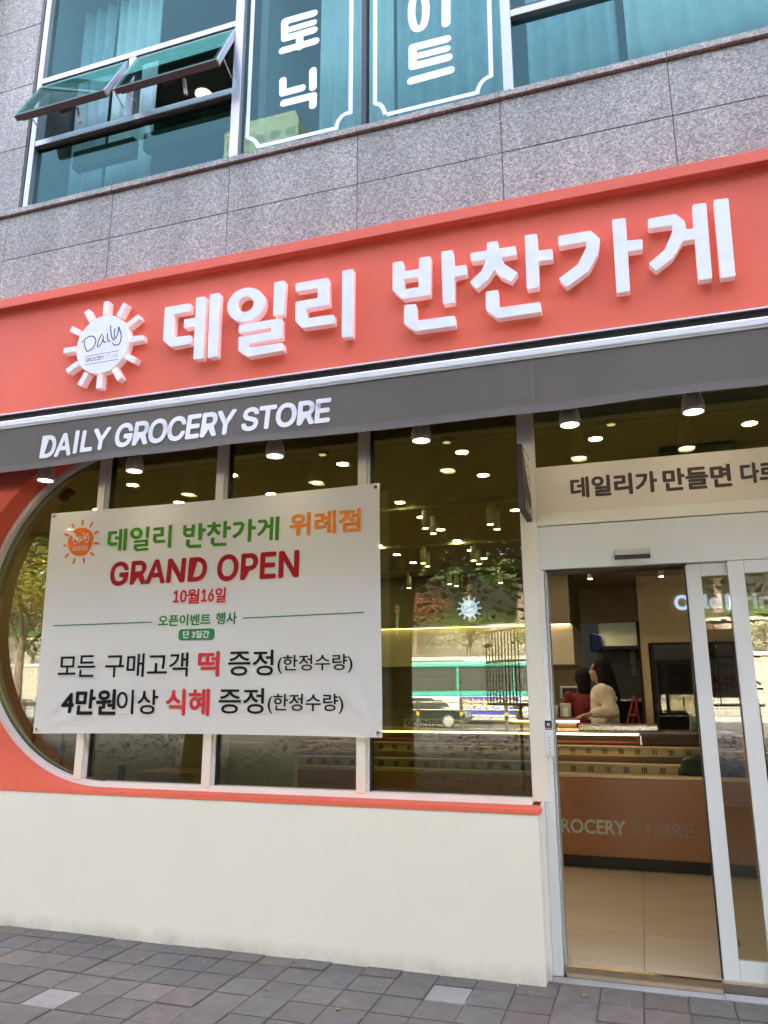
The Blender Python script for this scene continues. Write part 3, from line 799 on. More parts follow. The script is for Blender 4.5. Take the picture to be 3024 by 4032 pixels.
# threshold
MB().box(-.508, .287, -.004, .030, -.054, .003).build('threshold_riser', M['bronze'], door, bevel=.002)
MB().box(.2875, 3, -.080, .003, -.068, -.048).build('threshold_slab', M['concrete'], door, bevel=.004)
MB().box(-.58, .287, -.080, -.0045, -.068, -.052).build('threshold_slab', M['concrete'], door, bevel=.004)

# ================================================================== projecting number sign on the post
M['blade_brown'] = paint('dark_brown_enamel', (.035, .026, .024), .6)
M['blade_cream'] = paint('cream_enamel', (.72, .66, .54), .5)
bl = thing('blade_sign', (-.593, -.17, 2.50), 'dark brown projecting sign numbered 114 on the cream post', 'sign')
MB().box(-.610, -.577, -.344, -.006, 2.51, 2.925).build('panel', M['blade_brown'], bl, bevel=.006, seg=3)
pr = []
for k in range(17):
    t = k/16; pr.append((-.012 - .0 - .30*math.sin(math.pi*t*.5)*(1), 2.905 - .0))
shape = [(-.010, 2.66), (-.06, 2.69), (-.13, 2.73), (-.20, 2.79), (-.25, 2.85), (-.29, 2.905), (-.010, 2.905)]
MB().add([(-.5762, y, z) for y, z in shape], [tuple(range(len(shape)))]).build('cream_patch', M['blade_cream'], bl, fixn=True)
def side_ribbon(pts, wd, X, mat, parent, name='lettering'):
    o = ribbon(name, pts, wd, 0, mat, parent)
    for v in o.data.vertices: v.co = (X, v.co.x, v.co.z)
    return o
for st in ([(-.22, 2.89), (-.20, 2.86), (-.23, 2.85), (-.18, 2.84)], [(-.14, 2.885), (-.15, 2.80)], [(-.10, 2.88), (-.11, 2.76)], [(-.19, 2.83), (-.08, 2.84)], [(-.15, 2.80), (-.13, 2.75), (-.09, 2.79), (-.06, 2.74)], [(-.06, 2.87), (-.05, 2.72)]):
    side_ribbon(smooth_line(st, 4), .008, -.5756, M['brown_print'], bl)
o = text('lettering', '114', -.26, -.04, 2.53, 2.60, 0, M['blade_cream'], bl, offset=.02)
for v in o.data.vertices: v.co = (-.5762, v.co.x, v.co.z)

# ================================================================== SIGN FASCIA
sg = thing('shop_sign', (-2, FY, 3.66), 'long orange fascia sign with raised white lit letters and a sun emblem', 'sign')
MB().box(-9, 5, FY, .027, 3.668, 4.588).build('fascia_panel', M['orange'], sg)
MB().box(-9, 5, FY-.062, .027, 4.589, 4.672).build('cornice', M['orange'], sg, bevel=.004)
MB().box(-9, 5, FY-.006, .027, 3.656, 3.667).build('bottom_trim', M['frame_white'], sg)
zA = lambda a, b: (600+a*.54249, 1150+b*.54249)
z3 = lambda a, b: (a*.9114, 1000+b*.9114)
zB = lambda a, b: (1500+a*.91863, 750+b*.91863)
LY = FY - .060
def ring(c, rx, ry, n=40, sh=-.15): return [(c[0]+rx*math.cos(2*math.pi*k/n), c[1]+ry*math.sin(2*math.pi*k/n)+sh*rx*math.cos(2*math.pi*k/n)) for k in range(n)]
GL = {  # each syllable: list of (frame, [loops])
 '데': [(zA, [[(90,112),(274,80),(271,140),(157,160),(148,329),(280,313),(274,374),(130,400),(76,350)]]),
        (zA, [[(316,40),(383,30),(363,482),(297,488),(306,250),(228,263),(230,198),(312,185)]]), (zA, [[(417,17),(487,5),(466,468),(399,478)]])],
 '일': [(z3, [ring((1062,219),81,73), ring((1061,217),34,33)]), (z3, [[(1184,122),(1230,114),(1222,262),(1179,267)]]),
        (zA, [[(627,240),(936,188),(938,333),(698,375),(698,404),(945,367),(950,422),(690,470),(624,427),(625,326),(863,287),(863,258),(625,298)]])],
 '리': [(z3, [[(1277,127),(1417,102),(1421,219),(1322.5,237),(1322.5,278),(1441,261),(1443,300),(1304,320.5),(1275.5,291),(1277,206),(1372,190),(1372,147),(1277,163)]]),
        (z3, [[(1478,73),(1525,64),(1521,357),(1476,360)]])],
 '반': [(zB, [[(50,309),(94,302),(94,347),(163,336),(163,289),(212,281),(210,448),(92,465),(49,428)], [(98,381),(161,371),(161,414),(98,424)]]),
        (zB, [[(258,262),(307,254),(312,325),(366,318),(367,360),(315,370),(314,480),(265,487)]]),
        (zB, [[(99,491),(150,486),(152,558),(316,536),(320,580),(145,603),(98,572)]])],
 '찬': [(zB, [[(453,223),(500,215),(502,250),(576,237),(581,276),(514,287),(530,315),(586,352),(558,392),(512,370),(487,340),(460,380),(412,422),(380,393),(430,345),(451,297),(385,305),(383,268),(454,257)]]),
        (zB, [[(616,192),(668,185),(672,258),(734,250),(736,295),(675,303),(677,415),(625,423)]]),
        (zB, [[(449,433),(502,426),(504,503),(682,477),(688,520),(498,548),(450,512)]])],
 '가': [(zB, [[(760,195),(898,171),(938,205),(930,270),(890,345),(795,415),(762,378),(845,315),(880,243),(882,218),(761,240)]]),
        (zB, [[(990,125),(1048,117),(1055,215),(1120,208),(1122,252),(1058,262),(1068,430),(1010,440)]])],
 '게': [(zB, [[(1144,122),(1262,100),(1302,130),(1308,167),(1341,162),(1335,60),(1394,52),(1420,376),(1361,385),(1346,208),(1294,217),(1250,290),(1180,345),(1147,313),(1215,255),(1248,180),(1250,148),(1145,163)]]),
        (zB, [[(1426,40),(1489,32),(1520,366),(1457,376)]])],
}
GLW = {}
for ch, comps in GL.items():
    GLW[ch] = []
    for f, loops in comps:
        lw = []
        for k, lp in enumerate(loops):
            q = [at(*f(*p), LY) for p in lp]; q = [(p.x, p.z) for p in q]
            if len(q) < 30: q = rounded(q, .010, 3)
            lw.append(q)
        GLW[ch].append(lw)
for ch, comps in GLW.items():
    first = None
    for lw in comps:
        me = curve_mesh('letter', lw, .060, bevel=.0015)
        for v in me.vertices: v.co.y += (FY + LY)/2
        me.materials.append(M['sign_side']); me.materials.append(M['sign_face'])
        for p in me.polygons:
            if p.normal.y < -.6: p.material_index = 1
        o = link('letter' if first is None else 'letter_stroke', me, sg if first is None else first)
        if first is None: first = o; tag(o, 'raised white letter ' + ch)

# sun emblem
def emblem(parent, cx, cz, rd, Y0, Y1, face, side, rays, rw, r0, r1, sq=1.0, name='sun_disc', ovals=1.0):
    """disc of radius rd with twelve rays, front face at Y1; returns the disc"""
    mb = MB(); n = 56
    vs = [(cx+rd*math.cos(2*math.pi*k/n)*ovals, Y1, cz+rd*math.sin(2*math.pi*k/n)) for k in range(n)] + [(cx+rd*math.cos(2*math.pi*k/n)*ovals, Y0, cz+rd*math.sin(2*math.pi*k/n)) for k in range(n)]
    fs = [tuple(range(n))] + [(k, k+n, (k+1) % n+n, (k+1) % n) for k in range(n)]
    o = mb.add(vs, fs).build(name, side, parent); o.data.materials.append(face); o.data.polygons[0].material_index = 1
    for p in o.data.polygons: p.use_smooth = p.index > 0
    for k in range(rays):
        a = math.pi/2 + 2*math.pi*k/rays
        d = Vector((math.cos(a), 0, math.sin(a))); t = Vector((-math.sin(a), 0, math.cos(a)))
        c = Vector((cx, (Y0+Y1)/2, cz)) + d*(r0+r1)/2
        ry = MB().obox(c, d*(r1-r0)/2, Vector((0, 1, 0))*abs(Y1-Y0)/2, t*rw/2).build('ray', side, o, bevel=.002 if abs(Y1-Y0) > .02 else 0)
        ry.data.materials.append(face)
        for p in ry.data.polygons:
            if p.normal.y < -.7 or p.center.y < Y1+.0005: p.material_index = 1
    return o
zs = lambda a, b: (200+a*.24111, 1150+b*.24111)
ec = at(*zs(858, 858), LY); er = .236
cL, cR_ = at(*zs(422, 925), LY), at(*zs(1275, 760), LY); cT, cB = at(*zs(930, 378), LY), at(*zs(745, 1335), LY)
er = ((cR_.x-cL.x)/2 + (cT.z-cB.z)/2)/2; ecx, ecz = (cL.x+cR_.x)/2, (cT.z+cB.z)/2
tip = at(*zs(890, 158), LY); tipb = at(*zs(795, 1575), LY)
r1_ = (tip.z-tipb.z)/2
em = emblem(sg, ecx, ecz, er, FY+.002, LY, M['sign_face'], M['sign_side'], 12, .046, er+.010, r1_)
DAILY = [  # pen strokes of the script word, in the zoomed photograph's own units
 [(552,796),(552,850),(562,905),(580,950),(600,970)], [(505,830),(560,770),(640,722),(700,730),(735,775),(725,850),(680,925),(600,970)],
 [(855,690),(815,720),(780,800),(765,870),(780,893),(820,850),(855,770),(858,720),(860,790),(880,825),(905,800)],
 [(928,680),(925,740),(940,795),(965,805),(978,795)], [(920,610),(924,618)], [(978,545),(985,650),(1000,735),(1025,780),(1050,765)],
 [(1053,595),(1040,680),(1045,745),(1070,745),(1105,640),(1112,565)], [(1112,565),(1150,680),(1150,770),(1120,850),(1080,868),(1035,860),(1015,830)]]
def emblem_print(parent, cx, cz, er_, Y, dark, light, sx=1.0, lines=True):
    k = er_/er
    def loc(p):
        q = at(*zs(*p), LY); return (cx + (q.x-ecx)*k, cz + (q.z-ecz)*k)
    for i, st in enumerate(DAILY):
        ribbon('script', smooth_line([loc(p) for p in st], 5), .0085*k*1.1, Y - .0005 - i*.0004, dark, parent)
    for a, b in (((563, 1052), (1113, 956)), ((553, 1190), (1102, 1097))):
        p, q = loc(a), loc(b); ribbon('rule_line', [p, q], .005*k, Y-.0005, dark, parent)
    p, q = loc((565, 1130)), loc((880, 1050))
    text('lettering', 'GROCERY', p[0], q[0], loc((565, 1146))[1], loc((565, 1080))[1], Y-.0006, dark, parent, offset=.015)
    p, q = loc((890, 1090)), loc((1105, 1010))
    text('lettering', 'STORE', p[0], q[0], loc((565, 1146))[1], loc((565, 1080))[1], Y-.0006, light, parent, offset=-.008)
emblem_print(em, ecx, ecz, er, LY, M['script'], M['script_light'])

# ================================================================== AWNING
AY = -.62; AK = (CAM_D+AY)/4.35
def az(z): return CAM_H + (z-CAM_H)*AK        # heights measured on the plane y = -.40, moved to a plane set deeper to shade the door
Z0V, Z1V = az(3.438), az(3.092)
aw = thing('folded_awning', (-2, -.5, 3.0), 'folded awning with white front bar and grey lettered valance under the sign', 'awning')
MB().box(-9, 5, -.155, -.03, 3.40, 3.655).build('cassette', M['dark'], aw)  # solid dark box, its colour stands in for the shaded gap
MB().box(-9, 5, AY, AY+.055, az(3.450), az(3.503)).build('front_bar', M['bar_white'], aw, bevel=.012, seg=3)
MB().box(-9, 5, AY+.003, AY+.008, az(3.436), az(3.4495)).build('bar_lip', M['silver_plastic'], aw)
n = 420; vs = []; fs = []
def val_y(x, t): return AY + .008 - t*(.010 + .007*math.sin(x*2.1+.5) + .004*math.sin(x*7.3)) - .012*t*max(0, math.sin((x+4.6)*.9))**2
def val_z(x): return Z1V + .004*math.sin(x*1.7) + .003*math.sin(x*5.1)
for i in range(n+1):
    x = -9 + 14*i/n
    for k in range(7):
        t = k/6; vs.append((x, val_y(x, t), Z0V + (val_z(x)-Z0V)*t))
for i in range(n):
    for k in range(6): a = i*7+k; fs.append((a, a+1, a+8, a+7))
va = MB().add(vs, fs).build('valance', M['fabric'], aw, smooth=True)
M['hem'] = paint('awning_hem', (.13, .122, .115), .85, bump=.2, bscale=400)
vs = []
for i in range(n+1):
    x = -9 + 14*i/n
    vs += [(x, val_y(x, .86)-.003, Z0V+(val_z(x)-Z0V)*.86), (x, val_y(x, 1)-.004, val_z(x)-.002)]
MB().add(vs, [(2*i, 2*i+1, 2*i+3, 2*i+2) for i in range(n)]).build('hem', M['hem'], va, smooth=True)
for xs_ in (-6.9, -4.75, at(920, 1600, AY).x, at(2090, 1400, AY).x, 1.5):
    MB().add([(xs_-.006, val_y(xs_, 0)-.002, Z0V-.002), (xs_+.006, val_y(xs_, 0)-.002, Z0V-.002), (xs_+.006, val_y(xs_, .85)-.0025, Z1V+.05), (xs_-.006, val_y(xs_, .85)-.0025, Z1V+.05)], [(0, 1, 2, 3)]).build('seam', M['hem'], va)
def onv(p):
    t = min(max((Z0V-p[2])/(Z0V-val_z(p[0])), 0), 1); return (p[0], val_y(p[0], t)-.004, p[2])
zv = lambda a, b: (100+a*.78361, 1550+b*.78361)
for s_, l, r_ in (('DA', (72, 321), (231, 197)), ('I', (240, 296), (266, 187)), ('LY', (276, 290), (427, 171)), ('GROCERY', (453, 268), (1058, 80)), ('STORE', (1092, 190), (1530, 22))):
    p, q = at(*zv(*l), AY-.005), at(*zv(*r_), AY-.005)
    text('lettering', s_, p.x, q.x, p.z if s_ != 'GROCERY' else p.z-.004, q.z, 0, M['letter_white'], va, shear=.05, bold=.0075, spacing=.95, xf=onv, sans=True)
for xk in (-4.05, -3.72, -3.5, -3.45, -3.05, -2.8):
    MB().lathe([(.004, AY-.0035), (.004, AY+.0005)], (xk, 0, az(3.49)), 8, 'y').build('screw', M['steel'], aw)

# ================================================================== LAMPS under the awning
LX = [-4.138, -3.354, -2.238, -1.214, -.293, .396]
where = ['over the orange wall', 'beside the first window post', 'above the middle of the white banner', 'left of the number sign', 'above the door opening', 'over the sliding leaf']
lamp0 = thing('awning_lamp', (0, -.29, 3.02), '', 'lamp', 'lamps under the awning')
MB().lathe([(.057, .0), (.063, .010), (.064, .03), (.060, .065), (.050, .10), (.034, .128), (.0, .14)], (0, -.29, 3.022), 28, caps=False).build('shade', M['lamp_white'], lamp0, smooth=True)
MB().lathe([(.0, .004), (.051, .004)], (0, -.29, 3.022), 28, caps=False).build('lens', M['lamp_glow'], lamp0)
MB().lathe([(.052, .0045), (.0565, .0005), (.0565, .002)], (0, -.29, 3.022), 28, caps=False).build('lens_ring', M['frame_white'], lamp0)
MB().box(-.035, .035, -.315, -.265, 3.158, 3.285).build('neck', M['lamp_white'], lamp0)
for k, x in enumerate(LX):
    o = lamp0 if k == 0 else dup(lamp0)
    o.location = (x, -.29, 3.02); o['label'] = 'bell shaped cream lamp shining down ' + where[k]
rail = MB().box(-9, 5, -.33, -.25, 3.286, 3.344).build('lamp_rail', M['cream_metal'], aw)
MB().box(-9, 5, AY+.05, -.155, 3.345, 3.355).build('rear_cover', M['dark'], aw)

# ================================================================== BANNER
BY = -.030
bn = thing('opening_banner', (-2.9, BY, 1.15), 'white vinyl banner announcing GRAND OPEN tied across the window', 'banner')
b00, b11 = at(130, 2888, BY), at(1495, 1902, BY)
bt0, bb1 = at(203, 2022, BY), at(1505, 2905, BY)
nx, nz = 90, 56; vs = []; fs = []
def bpos(u, v):
    x0 = b00.x + (bt0.x-b00.x)*v; x1 = bb1.x + (b11.x-bb1.x)*v
    z0 = b00.z + (bb1.z-b00.z)*u; z1_ = bt0.z + (b11.z-bt0.z)*u
    x = x0 + (x1-x0)*u; z = z0 + (z1_-z0)*v
    z += -.012*math.sin(math.pi*u)*(v) + .010*math.sin(math.pi*u)*(1-v)
    return x, z
def wrinkle(u, v):
    y = .003*math.sin(u*9+v*3) + .0015*math.sin(u*21-v*5)
    for cu, cv in ((0, 1), (1, 1), (0, 0), (1, 0)):
        du, dv = (u-cu)*1.6, (v-cv); r_ = math.hypot(du, dv); a = math.atan2(dv, du)
        y += .008*math.sin(a*13)*math.exp(-r_*3.2)*min(r_*6, 1)
    y += .006*math.sin(math.pi*u)*math.sin(2*math.pi*(v*1.3+.2))
    return max(min(y, .018), -.03)
for j in range(nz+1):
    for i in range(nx+1):
        u, v = i/nx, j/nz; x, z = bpos(u, v); vs.append((x, BY + wrinkle(u, v), z))
for j in range(nz):
    for i in range(nx): a = j*(nx+1)+i; fs.append((a, a+1, a+nx+2, a+nx+1))
sheet = MB().add(vs, fs).build('sheet', M['vinyl'], bn, smooth=True)
def onb(p):
    v = (p[2]-b00.z)/(b11.z-b00.z); u = (p[0]-b00.x)/(b11.x-b00.x)
    return (p[0], BY + wrinkle(u, v) - .0034 + p[1], p[2])
for (u, v) in ((.011, .985), (.99, .985), (.011, .018), (.99, .018)):
    x, z = bpos(u, v); y = BY + wrinkle(u, v)
    gr = MB().lathe([(.017, -.001), (.016, -.005), (.009, -.006), (.008, -.002)], (x, y, z), 18, 'y', caps=False).build('grommet', M['steel'], bn, smooth=True)
    MB().lathe([(.0, -.0022), (.008, -.0022)], (x, y, z), 12, 'y', caps=False).build('grommet_hole', M['dark'], gr)
PR = {'green': paint('green_print', (.060, .24, .022), .75, spec=.15), 'orange': paint('orange_print', (.78, .24, .035), .75, spec=.15), 'red': paint('dark_red_print', (.36, .012, .018), .75, spec=.15),
      'crimson': paint('crimson_print', (.62, .035, .045), .75, spec=.15), 'dgreen': paint('deep_green_print', (.035, .22, .075), .75, spec=.15), 'black': paint('black_print', (.010, .009, .012), .75, spec=.15), 'white': paint('white_banner_print', (.8, .8, .8), .55), 'orange2': paint('sun_orange_print', (.70, .155, .02), .75, spec=.15)}
zb1 = lambda a, b: (150+a*.84388, 1900+b*.84388)
zb2 = lambda a, b: (100+a*.87402, 2400+b*.87402)
def bt(s_, f, bl_, tr_, col, zlo=None, zhi=None, **k):
    p, q = at(*f(*bl_), BY), at(*f(*tr_), BY)
    text('lettering', s_, p.x, q.x, p.z, q.z, 0, PR[col], bn, xf=onb, **k)
# shop name in the same letters as the fascia
def signline(chs, f, l, r_, lo, hi, col):
    allp = [p for c in chs for lw in GLW[c] for lp in lw for p in lp]
    a, b = min(p[0] for p in allp), max(p[0] for p in allp); c_, d_ = min(p[1] for p in allp), max(p[1] for p in allp)
    p, q = at(*f(*l), BY), at(*f(*r_), BY); zl, zh = at(*f(*lo), BY).z, at(*f(*hi), BY).z
    for ch in chs:
        first = None
        for lw in GLW[ch]:
            lp2 = [[(p.x+(x-a)/(b-a)*(q.x-p.x), zl+(z-c_)/(d_-c_)*(zh-zl)) for x, z in lp] for lp in lw]
            me = curve_mesh('lettering', lp2, 0)
            for v in me.vertices: v.co = onb((v.co.x, 0, v.co.z))
            me.materials.append(PR[col]); link('lettering', me, bn)
signline('데일리', zb1, (320, 320), (626, 200), (450, 322), (600, 198), 'green')
signline('반찬가게', zb1, (672, 300), (1127, 160), (850, 297), (1110, 158), 'green')
bt('위례점', zb1, (1174, 250), (1504, 122), 'orange', bold=.0045, offset=.008)
bt('GRAND', zb1, (337, 480), (785, 348), 'red', shear=.02, bold=.008, sans=True)
bt('OPEN', zb1, (836, 458), (1214, 318), 'red', shear=.0, bold=.008, sans=True)
bt('10', zb1, (634, 560), (695, 503), 'crimson', bold=.0035, sans=True); bt('월', zb1, (697, 565), (755, 497), 'crimson', bold=.0032)
bt('16', zb1, (763, 556), (822, 498), 'crimson', bold=.0035, sans=True); bt('일', zb1, (828, 560), (877, 490), 'crimson', bold=.0032)
bt('오픈이벤트', zb1, (565, 672), (808, 612), 'dgreen', bold=.0022)
bt('행사', zb1, (832, 662), (930, 605), 'dgreen', bold=.0022)
for a, b in (((70, 668), (536, 652)), ((958, 633), (1524, 606))):
    p, q = at(*zb1(*a), BY), at(*zb1(*b), BY)
    nseg = 30; pts = [(p.x+(q.x-p.x)*k/nseg, p.z+(q.z-p.z)*k/nseg) for k in range(nseg+1)]
    ribbon('rule_line', pts, .0075, 0, PR['dgreen'], bn, xf=onb)
p, q = at(*zb1(657, 738), BY), at(*zb1(828, 680), BY)
pill = rounded([(p.x, p.z), (q.x, p.z), (q.x, q.z), (p.x, q.z)], .03, 6)
me = curve_mesh('pill', [pill], 0)
for v in me.vertices: v.co = onb((v.co.x, .0004, v.co.z))
me.materials.append(PR['dgreen']); pl = link('pill', me, bn)
p, q = at(*zb1(680, 727), BY), at(*zb1(803, 690), BY)
text('lettering', '단 3일간', p.x, q.x, p.z, q.z, -.0008, PR['white'], pl, xf=onb, bold=.0012)
bt('모든', zb2, (145, 304), (320, 206), 'black', bold=.0018)
bt('구매고객', zb2, (358, 305), (738, 194), 'black', bold=.0018)
bt('떡', zb2, (780, 300), (877, 190), 'crimson', bold=.005)
bt('증정', zb2, (915, 298), (1118, 182), 'black', bold=.0022)
bt('(한정수량)', zb2, (1135, 288), (1474, 200), 'black', bold=.0012)
bt('4만원', zb2, (160, 470), (410, 362), 'black', bold=.006)
bt('이상', zb2, (408, 470), (600, 362), 'black', bold=.0018)
bt('식혜', zb2, (632, 474), (830, 360), 'crimson', bold=.005)
bt('증정', zb2, (870, 468), (1075, 355), 'black', bold=.0022)
bt('(한정수량)', zb2, (1090, 468), (1432, 380), 'black', bold=.0012)
# printed sun
pc = at(*zb1(200, 277), BY)
prad = .112
_q = []; _f4 = []
for j in range(9):
    for k in range(40):
        t = 2*math.pi*k/40; rr_ = prad*max(j/8, .001)
        _q.append(onb((pc.x+rr_*(1.04+.04*math.sin(3*t))*math.cos(t), 0, pc.z+rr_*(1.02+.05*math.cos(2*t+.7))*math.sin(t))))
for j in range(8):
    for k in range(40): _f4.append((j*40+k, j*40+(k+1) % 40, (j+1)*40+(k+1) % 40, (j+1)*40+k))
me = bpy.data.meshes.new('printed_sun'); me.from_pydata(_q, [], _f4)
me.materials.append(PR['orange2']); ps = link('printed_sun', me, bn)
for k in range(11):
    a = math.pi/2 + 2*math.pi*k/11; 
    q = MB(); d = Vector((math.cos(a), math.sin(a))); t = Vector((-d.y, d.x))*.0085
    c = Vector((pc.x, pc.z)); e = [c+d*(prad+.018)-t, c+d*(prad+.062)-t*1.1, c+d*(prad+.062)+t*1.1, c+d*(prad+.018)+t]
    q.add([onb((p.x, 0, p.y)) for p in e], [(0, 1, 2, 3)]).build('printed_ray', PR['orange2'], ps)
def loc(p):
    q = at(*zs(*p), LY); k = .52*.92; return (pc.x + (q.x-ecx)*k*.9, pc.z + (q.z-ecz)*k + .004)
for st in DAILY: ribbon('lettering', smooth_line([loc(p) for p in st], 5), .005, -.002, PR['white'], ps, xf=onb)
for dz in (-.035, -.062): ribbon('lettering', [(pc.x-.07+.14*k/6, pc.z+dz) for k in range(7)], .003, -.0006, PR['white'], ps, xf=onb)
text('lettering', 'GROCERY STORE', pc.x-.066, pc.x+.066, pc.z-.056, pc.z-.042, -.0006, PR['white'], ps, xf=onb, offset=.01)
# ================================================================== SHOP INTERIOR
M['floor_tile'] = paint('beige_porcelain_tile', (.46, .37, .26), .35, var=.06, vscale=2.5, rnd=.05)
M['ceil'] = paint('shop_ceiling_paint', (.54, .45, .29), .9, var=.02)
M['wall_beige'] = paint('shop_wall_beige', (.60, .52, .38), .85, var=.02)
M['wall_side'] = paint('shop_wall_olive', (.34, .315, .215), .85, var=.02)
M['copper'] = paint('copper_laminate', (.33, .145, .07), .25, var=.015, vscale=1.2, coat=.2)
M['ledge'] = paint('champagne_ledge', (.50, .39, .22), .35, metal=.4)
M['well'] = paint('case_well_brown', (.14, .085, .045), .45, var=.1)
M['rail_gold'] = paint('vent_rail', (.36, .26, .12), .4, metal=.3, var=.05)
M['wood'] = paint('counter_wood', (.36, .22, .11), .45, var=.12, vscale=4)
M['stainless'] = M['steel']
ZC = 3.2
fl = struct('shop_floor', MB().box(-7.0, 6.4, .255, 13, -.06, -.012).box(-.6, 6.4, .031, .2545, -.06, -.012), M['joint'])
for i in range(-6, 5):
    for j in range(0, 7):
        x0, y0 = -.1 + i*1.2, .14 + (j-1)*.6
        MB().box(x0+.0015, x0+1.1985, max(y0, .032)+.0015, y0+.5985, -.02, 0).build('floor_tile', M['floor_tile'], fl)
struct('shop_ceiling', MB().box(-7.0, 6.4, .104, 13, ZC, ZC+.1), M['ceil'])
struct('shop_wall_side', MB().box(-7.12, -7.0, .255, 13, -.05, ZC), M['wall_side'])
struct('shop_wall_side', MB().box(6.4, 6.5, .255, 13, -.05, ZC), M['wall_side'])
# rear wall with the opening to the kitchen
YB = 8.8
kd0, kd1 = at(2100+305*.557, 2200+458*.557, YB), at(2100+745*.557, 2200+450*.557, YB)
bw = struct('shop_wall_rear', MB().box(-7.0, kd0.x, YB, YB+.12, -.01, ZC-.001), M['wall_beige'])
MB().box(kd0.x, kd1.x, YB, YB+.12, kd0.z, ZC-.001).build('door_head', M['wall_beige'], bw)
MB().box(kd1.x, 6.4, YB, YB+.12, -.01, ZC-.001).build('wall_piece', M['wall_beige'], bw)
M['kitchen'] = paint('kitchen_wall_green', (.42, .46, .40), .5, var=.03)
struct('kitchen_wall', MB().box(-3, 2.5, 11.0, 11.1, -.01, ZC-.001), M['kitchen'])
struct('kitchen_wall_side', MB().box(-3.05, -2.95, YB+.125, 10.99, -.01, ZC-.001), M['kitchen'])
# tiled bulkhead with the cold drinks cabinet
YT = 7.55
tl = at(2100+735*.557, 2200+125*.557, YT); tb = at(2100+755*.557, 2200+548*.557, YT)
M['wall_tile'] = paint('tan_square_tile', (.58, .44, .24), .4, rnd=.05)
M['wall_grout'] = paint('tan_grout', (.66, .54, .34), .8)
tw = struct('tiled_wall', MB().box(.035, 6.4, YT, YB-.002, tb.z, ZC-.002), M['wall_grout'])
tile_me = None; ts = .115
mbt = MB().box(0, ts-.006, -.006, 0, 0, ts-.006); tile_me = bpy.data.meshes.new('wall_tile'); tile_me.from_pydata(mbt.v, [], mbt.f); tile_me.materials.append(M['wall_tile'])
for i in range(17):
    for j in range(int((ZC-tb.z)/ts)):
        link('wall_tile', tile_me, tw, loc=(.040+i*ts, YT, tb.z+.012+j*ts))
MB().box(.03, 6.4, YT-.02, YT+.0, tb.z-.10, tb.z-.001).build('lower_trim', M['ledge'], tw)
fz = at(2100+815*.557, 2200+595*.557, YT).z; fx = at(2100+815*.557, 2200+595*.557, YT).x
MB().box(.03, fx-.01, YT, YT+.6, 0, tb.z-.101).build('pilaster', M['ledge'], tw)
fr_ = thing('drinks_cabinet', (1.0, YT+.3, 0), 'tall black glass fronted drinks cabinet under the lit cold drink letters', 'refrigerator')
MB().box(fx, 2.6, YT+.03, YT+.75, .0, fz+.02).build('carcass', M['dark'], fr_)
M['fridge_in'] = paint('cabinet_lining', (.045, .045, .045), .6)
for a, b in ((fx+.03, fx+.85), (fx+.88, fx+1.7)):
    f = MB().box(a, a+.035, YT-.01, YT+.028, .10, fz).build('cabinet_door', M['black'], fr_)
    MB().box(b-.035, b, YT-.01, YT+.028, .10, fz).build('door_stile', M['black'], f)
    MB().box(a+.036, b-.036, YT-.01, YT+.028, fz-.04, fz).build('door_rail', M['black'], f)
    pane(f, a+.036, b-.036, .10, fz-.041, YT+.01, glass('cabinet_glass', (.55, .58, .58), 1.9))
for z in (.55, .85, 1.12):
    MB().box(fx+.04, 2.5, YT+.024, YT+.029, z, z+.02).build('shelf_edge', M['steel'], fr_)
cs = thing('cold_drink_sign', (1.2, YT-.05, 2.7), 'bright bluish white lit letters reading Cold Drinks on the tan tiles', 'sign')
c0, c1 = at(2100+1007*.557, 2200+358*.557, YT-.05), at(2100+1320*.557, 2200+250*.557, YT-.05)
def lit_word(s_, x0, x1, z0, z1_, Y):
    o = text('letter', s_, x0, x1, z0, z1_, Y, M['led_cool'], cs, bold=.010, sans=True)
    m = o.modifiers.new('depth', 'SOLIDIFY'); m.thickness = .02; m.offset = -1
hC = c1.z - c0.z
lit_word('Cold', c0.x, c1.x, c0.z, c1.z, YT-.04)
d0 = at(2100+1370*.557, 2200+350*.557, YT-.05)
lit_word('Drinks', d0.x, d0.x+(c1.x-c0.x)*1.55, d0.z-.01, d0.z+hC, YT-.04)

# long wall unit behind the counter: overhead bulkhead with concealed strip light
YU = 6.45
u0 = at(2100+112*.557, 2200+468*.557, YU); u1 = at(2100+260*.557, 2200+745*.557, YU)
ux1 = at(2100+262*.557, 2200+466*.557, YU).x
M['bulk'] = paint('bulkhead_taupe', (.20, .165, .10), .8, var=.02)
wu = thing('overhead_unit', (-2.9, YU, u1.z), 'taupe overhead bulkhead with a warm strip light along its lower edge', 'wall unit')
MB().box(-4.99, ux1, YU, YB-.3, u0.z+.012, ZC-.003).build('bulkhead', M['bulk'], wu)
MB().box(-4.99, ux1+.02, YU+.09, YB-.3, u1.z, u0.z+.0115).build('lower_panel', M['wall_beige'], wu)
MB().box(-4.95, ux1-.01, YU+.045, YU+.060, u0.z+.002, u0.z+.0115).build('strip_light', M['led_warm'], wu)
M['splash'] = brickmat('small_tile_splashback', (.62, .52, .30), (.58, .48, .27), (.68, .60, .42), .10, .10, .006, .4)
struct('splashback_wall', MB().box(-4.99, ux1+.05, YB-.35, YB-.301, .0, u1.z-.002), M['splash'])
